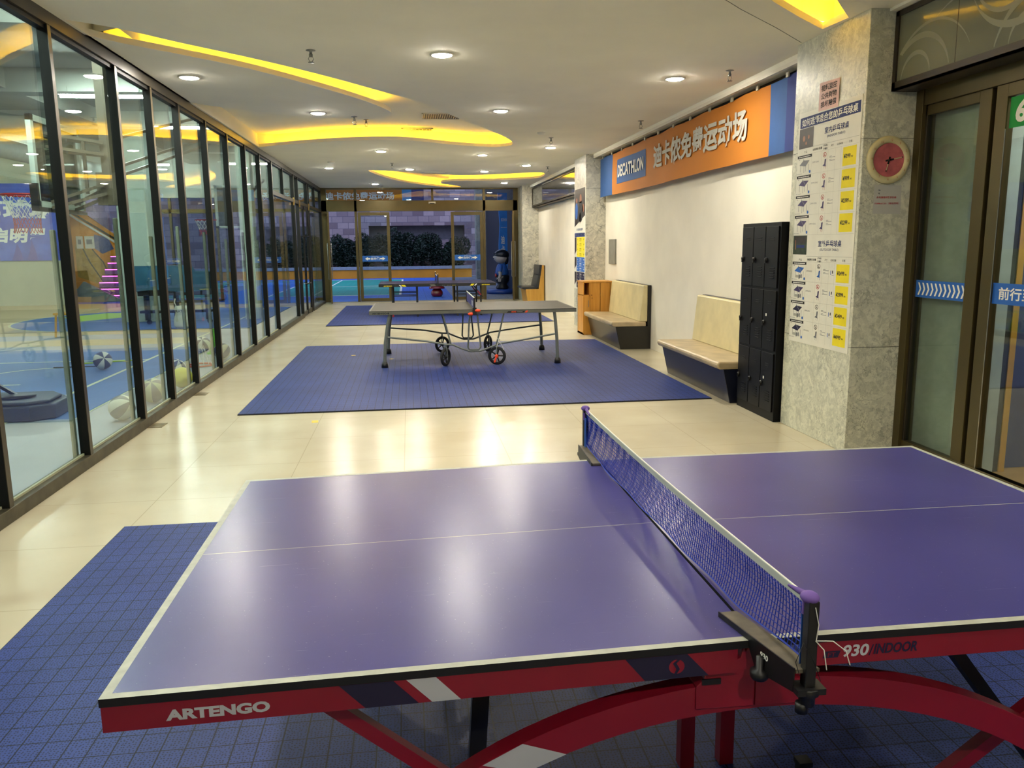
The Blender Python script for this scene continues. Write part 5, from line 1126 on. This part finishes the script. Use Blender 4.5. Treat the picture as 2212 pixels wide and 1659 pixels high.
# escalator behind the opening
t = thing('escalator', 'escalator with orange painted side and magenta lit steps behind the gym opening', 'escalator', (-9.6, 27, 0))
ang = .58; m = MB()
m.prism([(-11.5, 3.9), (-11.5, 1.0), (-9.9, 0.12), (-8.8, .0), (-8.8, 1.0), (-9.05, 2.0)], M_or, 'y', 27.0, 27.1); m.build('side_panel', t)
m = MB().add([(x, 26.99, z) for x, z in ((-10.30, 1.75), (-9.75, 1.55), (-9.35, .95), (-9.5, .45), (-10.3, .75))], [(0, 1, 2, 3, 4)], mat('yellow_mural_paint', '#b08a22', .6, var=.15, scale=6))
m.add([(x, 26.985, z) for x, z in ((-9.7, 2.05), (-9.3, 1.95), (-9.15, 1.6), (-9.5, 1.45), (-9.75, 1.65))], [(0, 1, 2, 3, 4)], mat('blue_mural_paint', '#2c4c8a', .6)); m.tube([(-10.1, 26.98, 1.7), (-9.9, 26.98, 1.2), (-9.5, 26.98, .5)], .02, M_blk, 6).tube([(-9.8, 26.98, 1.6), (-9.5, 26.98, 1.2), (-9.3, 26.98, .6)], .02, M_blk, 6); m.build('mural', t)
MB().tube([(-11.4, 26.95, 3.4), (-10.2, 26.95, 2.55), (-8.8, 26.95, 1.62)], .035, M_wht, 8).tube([(-11.4, 26.98, 3.5), (-10.2, 26.98, 2.65), (-8.8, 26.98, 1.72)], .03, M_blk, 8).build('handrail', t)
M_mag = mat('magenta_led', '#ff40e0', .5, emit=6, ecol=(1, .12, .8, 1)); ms = MB(); ml = MB()
for i in range(7): z = .18+i*.2; x = -9.75+i*.10; ms.box((x, 26.6-.05*i*0+.0, z-.16), (x+1.1, 26.95, z), mat('purple_step', '#6b3c74', .5)); ml.box((x+.02, 26.58, z-.02), (x+1.08, 26.6, z), M_mag)
ms.build('step', t); ml.build('led_edge', t, label='magenta light line')
MB().prism([(-10.3, .15), (-9.9, .62), (-8.9, .08), (-8.9, 0), (-10.3, 0)], mat('grey_skirt', '#6d756e', .6), 'y', 26.3, 26.45).build('skirt', t)
for x, w, lab in ((-10.23, .2, 'small picture sheet taped on the orange escalator side, left one'), (-9.98, .28, 'white sheet with dark drawing on the orange escalator side, right one')):
    tag(MB().box((x, 26.95, 1.62), (x+w, 26.953, 2.0), M_paper).box((x+.05, 26.947, 1.75), (x+w-.06, 26.95, 1.9), M_gp).build('paper_sheet'), lab, 'sheet')

# ================================================================= OUTSIDE THINGS
M_leaf = mat('dark_shrub_leaf', '#11261a', .55, var=.35, scale=3); M_brk = mat('shrub_bark', '#3a2f26', .9)
def shrub(cx_, cy_, w, d, h, n, label, seed):
    rnd = random.Random(seed); t = thing('shrub', label, 'shrub', (cx_, cy_, .45)); m = MB(); blobs = [(cx_+rnd.uniform(-.4, .4)*w, cy_+rnd.uniform(-.3, .3)*d, .45+h*rnd.uniform(.15, .72), rnd.uniform(.24, .34)) for _ in range(12)]
    vs, fs = [], []
    for i in range(n):
        b = blobs[rnd.randrange(12)]; u = V(rnd.gauss(0, 1), rnd.gauss(0, 1), rnd.gauss(0, 1)).normalized(); r = b[3]*rnd.uniform(.75, 1.08)
        p = V(b[0]+u.x*r*w, b[1]+u.y*r*d, b[2]+u.z*r*h*.95); p.z = max(.5, p.z); a = V(rnd.gauss(0, 1), rnd.gauss(0, 1), rnd.gauss(0, .6)).normalized()*rnd.uniform(.05, .09); c = a.cross(V(rnd.gauss(0, 1), rnd.gauss(0, 1), rnd.gauss(0, 1))).normalized()*.028
        k = len(vs); vs += [p-a, p+c, p+a, p-c]; fs.append((k, k+1, k+2, k+3))
    m.add(vs, fs, M_leaf); m.build('foliage', t); s = MB()
    for j in range(5): b = blobs[j]; s.tube([(cx_+rnd.uniform(-.1, .1), cy_, .45), (cx_+(b[0]-cx_)*.5, cy_, .9), (b[0], b[1], b[2])], [.04, .03, .015], M_brk, 6)
    s.build('stem', t)
for i, (x, w, h, lab) in enumerate([(-3.3, 1.3, 1.75, 'dark shrub seen in the left bay of the glazed front'), (-1.85, 1.3, 1.85, 'dark shrub seen through the left sliding leaf'), (-.4, 1.35, 2.0, 'tallest dark shrub in the middle of the open doorway'), (1.05, 1.3, 1.9, 'dark shrub at the right of the open doorway'), (2.42, 1.15, 1.75, 'dark shrub seen through the right sliding leaf'), (-4.75, 1.3, 1.8, 'dark shrub left of the glazed front'), (-6.2, 1.3, 1.8, 'dark shrub farthest left along the planter')]):
    shrub(x, 42.2, w, .7, h, 7000, lab, i+3)
# outside banner
t = thing('banner', 'orange outdoor banner with white letters above the entrance', 'banner', (-1, 27, 3.3)); m = MB().box((-4.2, 27, 3.02), (-.15, 27.02, 3.9), M_bo).box((-.15, 27, 3.02), (.15, 27.02, 3.9), mat('light_blue_banner', '#3f93cf', .7)).box((.15, 27, 3.02), (.55, 27.02, 3.9), M_bd); c = m.build('cloth', t)
MB().text('迪卡侬免费运动场', (-2.6, 27, 3.05), RX, UZ, 2.2, .27, M_wht, .03).build('lettering', c)
for x in (-4.1, -1.8, .5): MB().tube([(x, 27.01, 3.9), (x, 27.01, 4.42)], .008, M_steel, 6).build('cord', t)
# blue sign panel and figure, red stool
t = tag(MB().prism([(3.22, .18), (3.50, .18), (3.50, 3.4), (3.17, 3.4), (3.24, 2.3), (3.20, 1.6)], mat('bright_blue_panel', '#2a8ae0', .5, var=.04), 'y', 28.9, 29.05).box((3.0+.28, 27.65, 0), (3.5, 28.6, .75), mat('slate_blue_bin', '#3c5486', .5)).build('sign_panel', origin=(3.3, 28, 0)), 'bright blue sign panel with white lettering outside the right bay', 'sign')
m = MB().text('迪', (3.27, 28.9, 1.62), RX, UZ, .14, .30, M_wht, .03).text('卡', (3.27, 28.9, 1.28), RX, UZ, .14, .30, M_wht, .03).text('DECATHLON', (3.28, 28.9, 2.42), RX, UZ, .20, .10, M_wht, .02).box((3.27, 28.895, 2.2), (3.48, 28.9, 2.21), M_wht); m.build('lettering', t)
t = thing('figure_statue', 'painted standing figure with blue shirt and dark cap on a round blue base', 'statue', (3.05, 27, 0)); M_sk = mat('pale_grey_statue_skin', '#a9a3a0', .45, var=.03); M_bs = mat('blue_statue_shirt', '#1f4f9c', .4); M_cap = mat('black_statue_cap', '#15181f', .3)
sx, sy = 3.05, 27.0
MB().lathe([(.46, 0), (.46, .10), (.42, .14), (1e-4, .14)], (sx-.03, sy, 0), mat('blue_statue_base', '#1d3f8c', .4), 32).build('base', t)
MB().lathe([(.19, .14), (.22, .2), (.15, .3), (.23, .42), (.25, .58), (.2, .62)], (sx+.03, sy, 0), M_cap, 20).build('trousers', t)
MB().lathe([(.20, .58), (.235, .66), (.2, .82), (.15, .94), (.09, .99)], (sx+.02, sy, 0), M_bs, 22).tube([(sx-.02, sy-.12, .93), (sx-.05, sy-.2, .82), (sx-.07, sy-.22, .72)], [.06, .075, .08], M_bs, 10).build('shirt', t)
b = MB().sphere((sx, sy, 1.19), .235, M_sk, 24, 16, (1.02, .9, .86)).tube([(sx+.02, sy, .95), (sx+.02, sy, 1.05)], .07, M_sk, 10).sphere((sx-.235, sy, 1.2), .035, M_sk, 10, 8, (1.1, .8, .8)).sphere((sx-.21, sy, 1.12), .035, M_sk, 10, 8, (1, 1.2, .5))
b.tube([(sx-.07, sy-.22, .74), (sx-.06, sy-.24, .62), (sx-.10, sy-.24, .50)], [.055, .05, .04], M_sk, 10)
for k in range(4): b.tube([(sx-.12+.025*k, sy-.25, .50), (sx-.13+.026*k, sy-.255, .43), (sx-.125+.024*k, sy-.25, .385+.008*abs(k-1.5))], [.016, .014, .010], M_sk, 8)
b.tube([(sx-.14, sy-.24, .52), (sx-.18, sy-.245, .47)], [.016, .011], M_sk, 8); b.build('body', t)
MB().sphere((sx+.02, sy, 1.27), .25, M_cap, 24, 12, (1.02, .92, .72)).sphere((sx+.17, sy, 1.12), .12, M_cap, 14, 10, (.7, 1.2, 1.4)).lathe([(1e-4, 0), (.10, .0), (.10, .02), (1e-4, .03)], (sx-.19, sy, 1.31), M_cap, 16).build('cap', t)
MB().sphere((sx-.19, sy-.1, .60), .07, mat('red_statue_bat', '#a83a34', .5), 14, 10, (.5, .8, 1)).build('bat', t)
t = thing('stool', 'glossy dark red round stool on the court outside the open doorway', 'stool', (.86, 25.9, 0)); M_dr = mat('glossy_dark_red', '#6a0d18', .2, var=.03, coat=.4)
MB().lathe([(.10, 0), (.15, .01), (.19, .07), (.19, .14), (.15, .21), (.10, .25)], (.86, 25.9, 0), M_dr, 26).build('base', t); MB().lathe([(.10, .25), (.25, .25), (.25, .28), (.23, .31), (.17, .36), (.10, .40), (1e-4, .41)], (.86, 25.9, 0), M_dr, 26).build('seat', t)
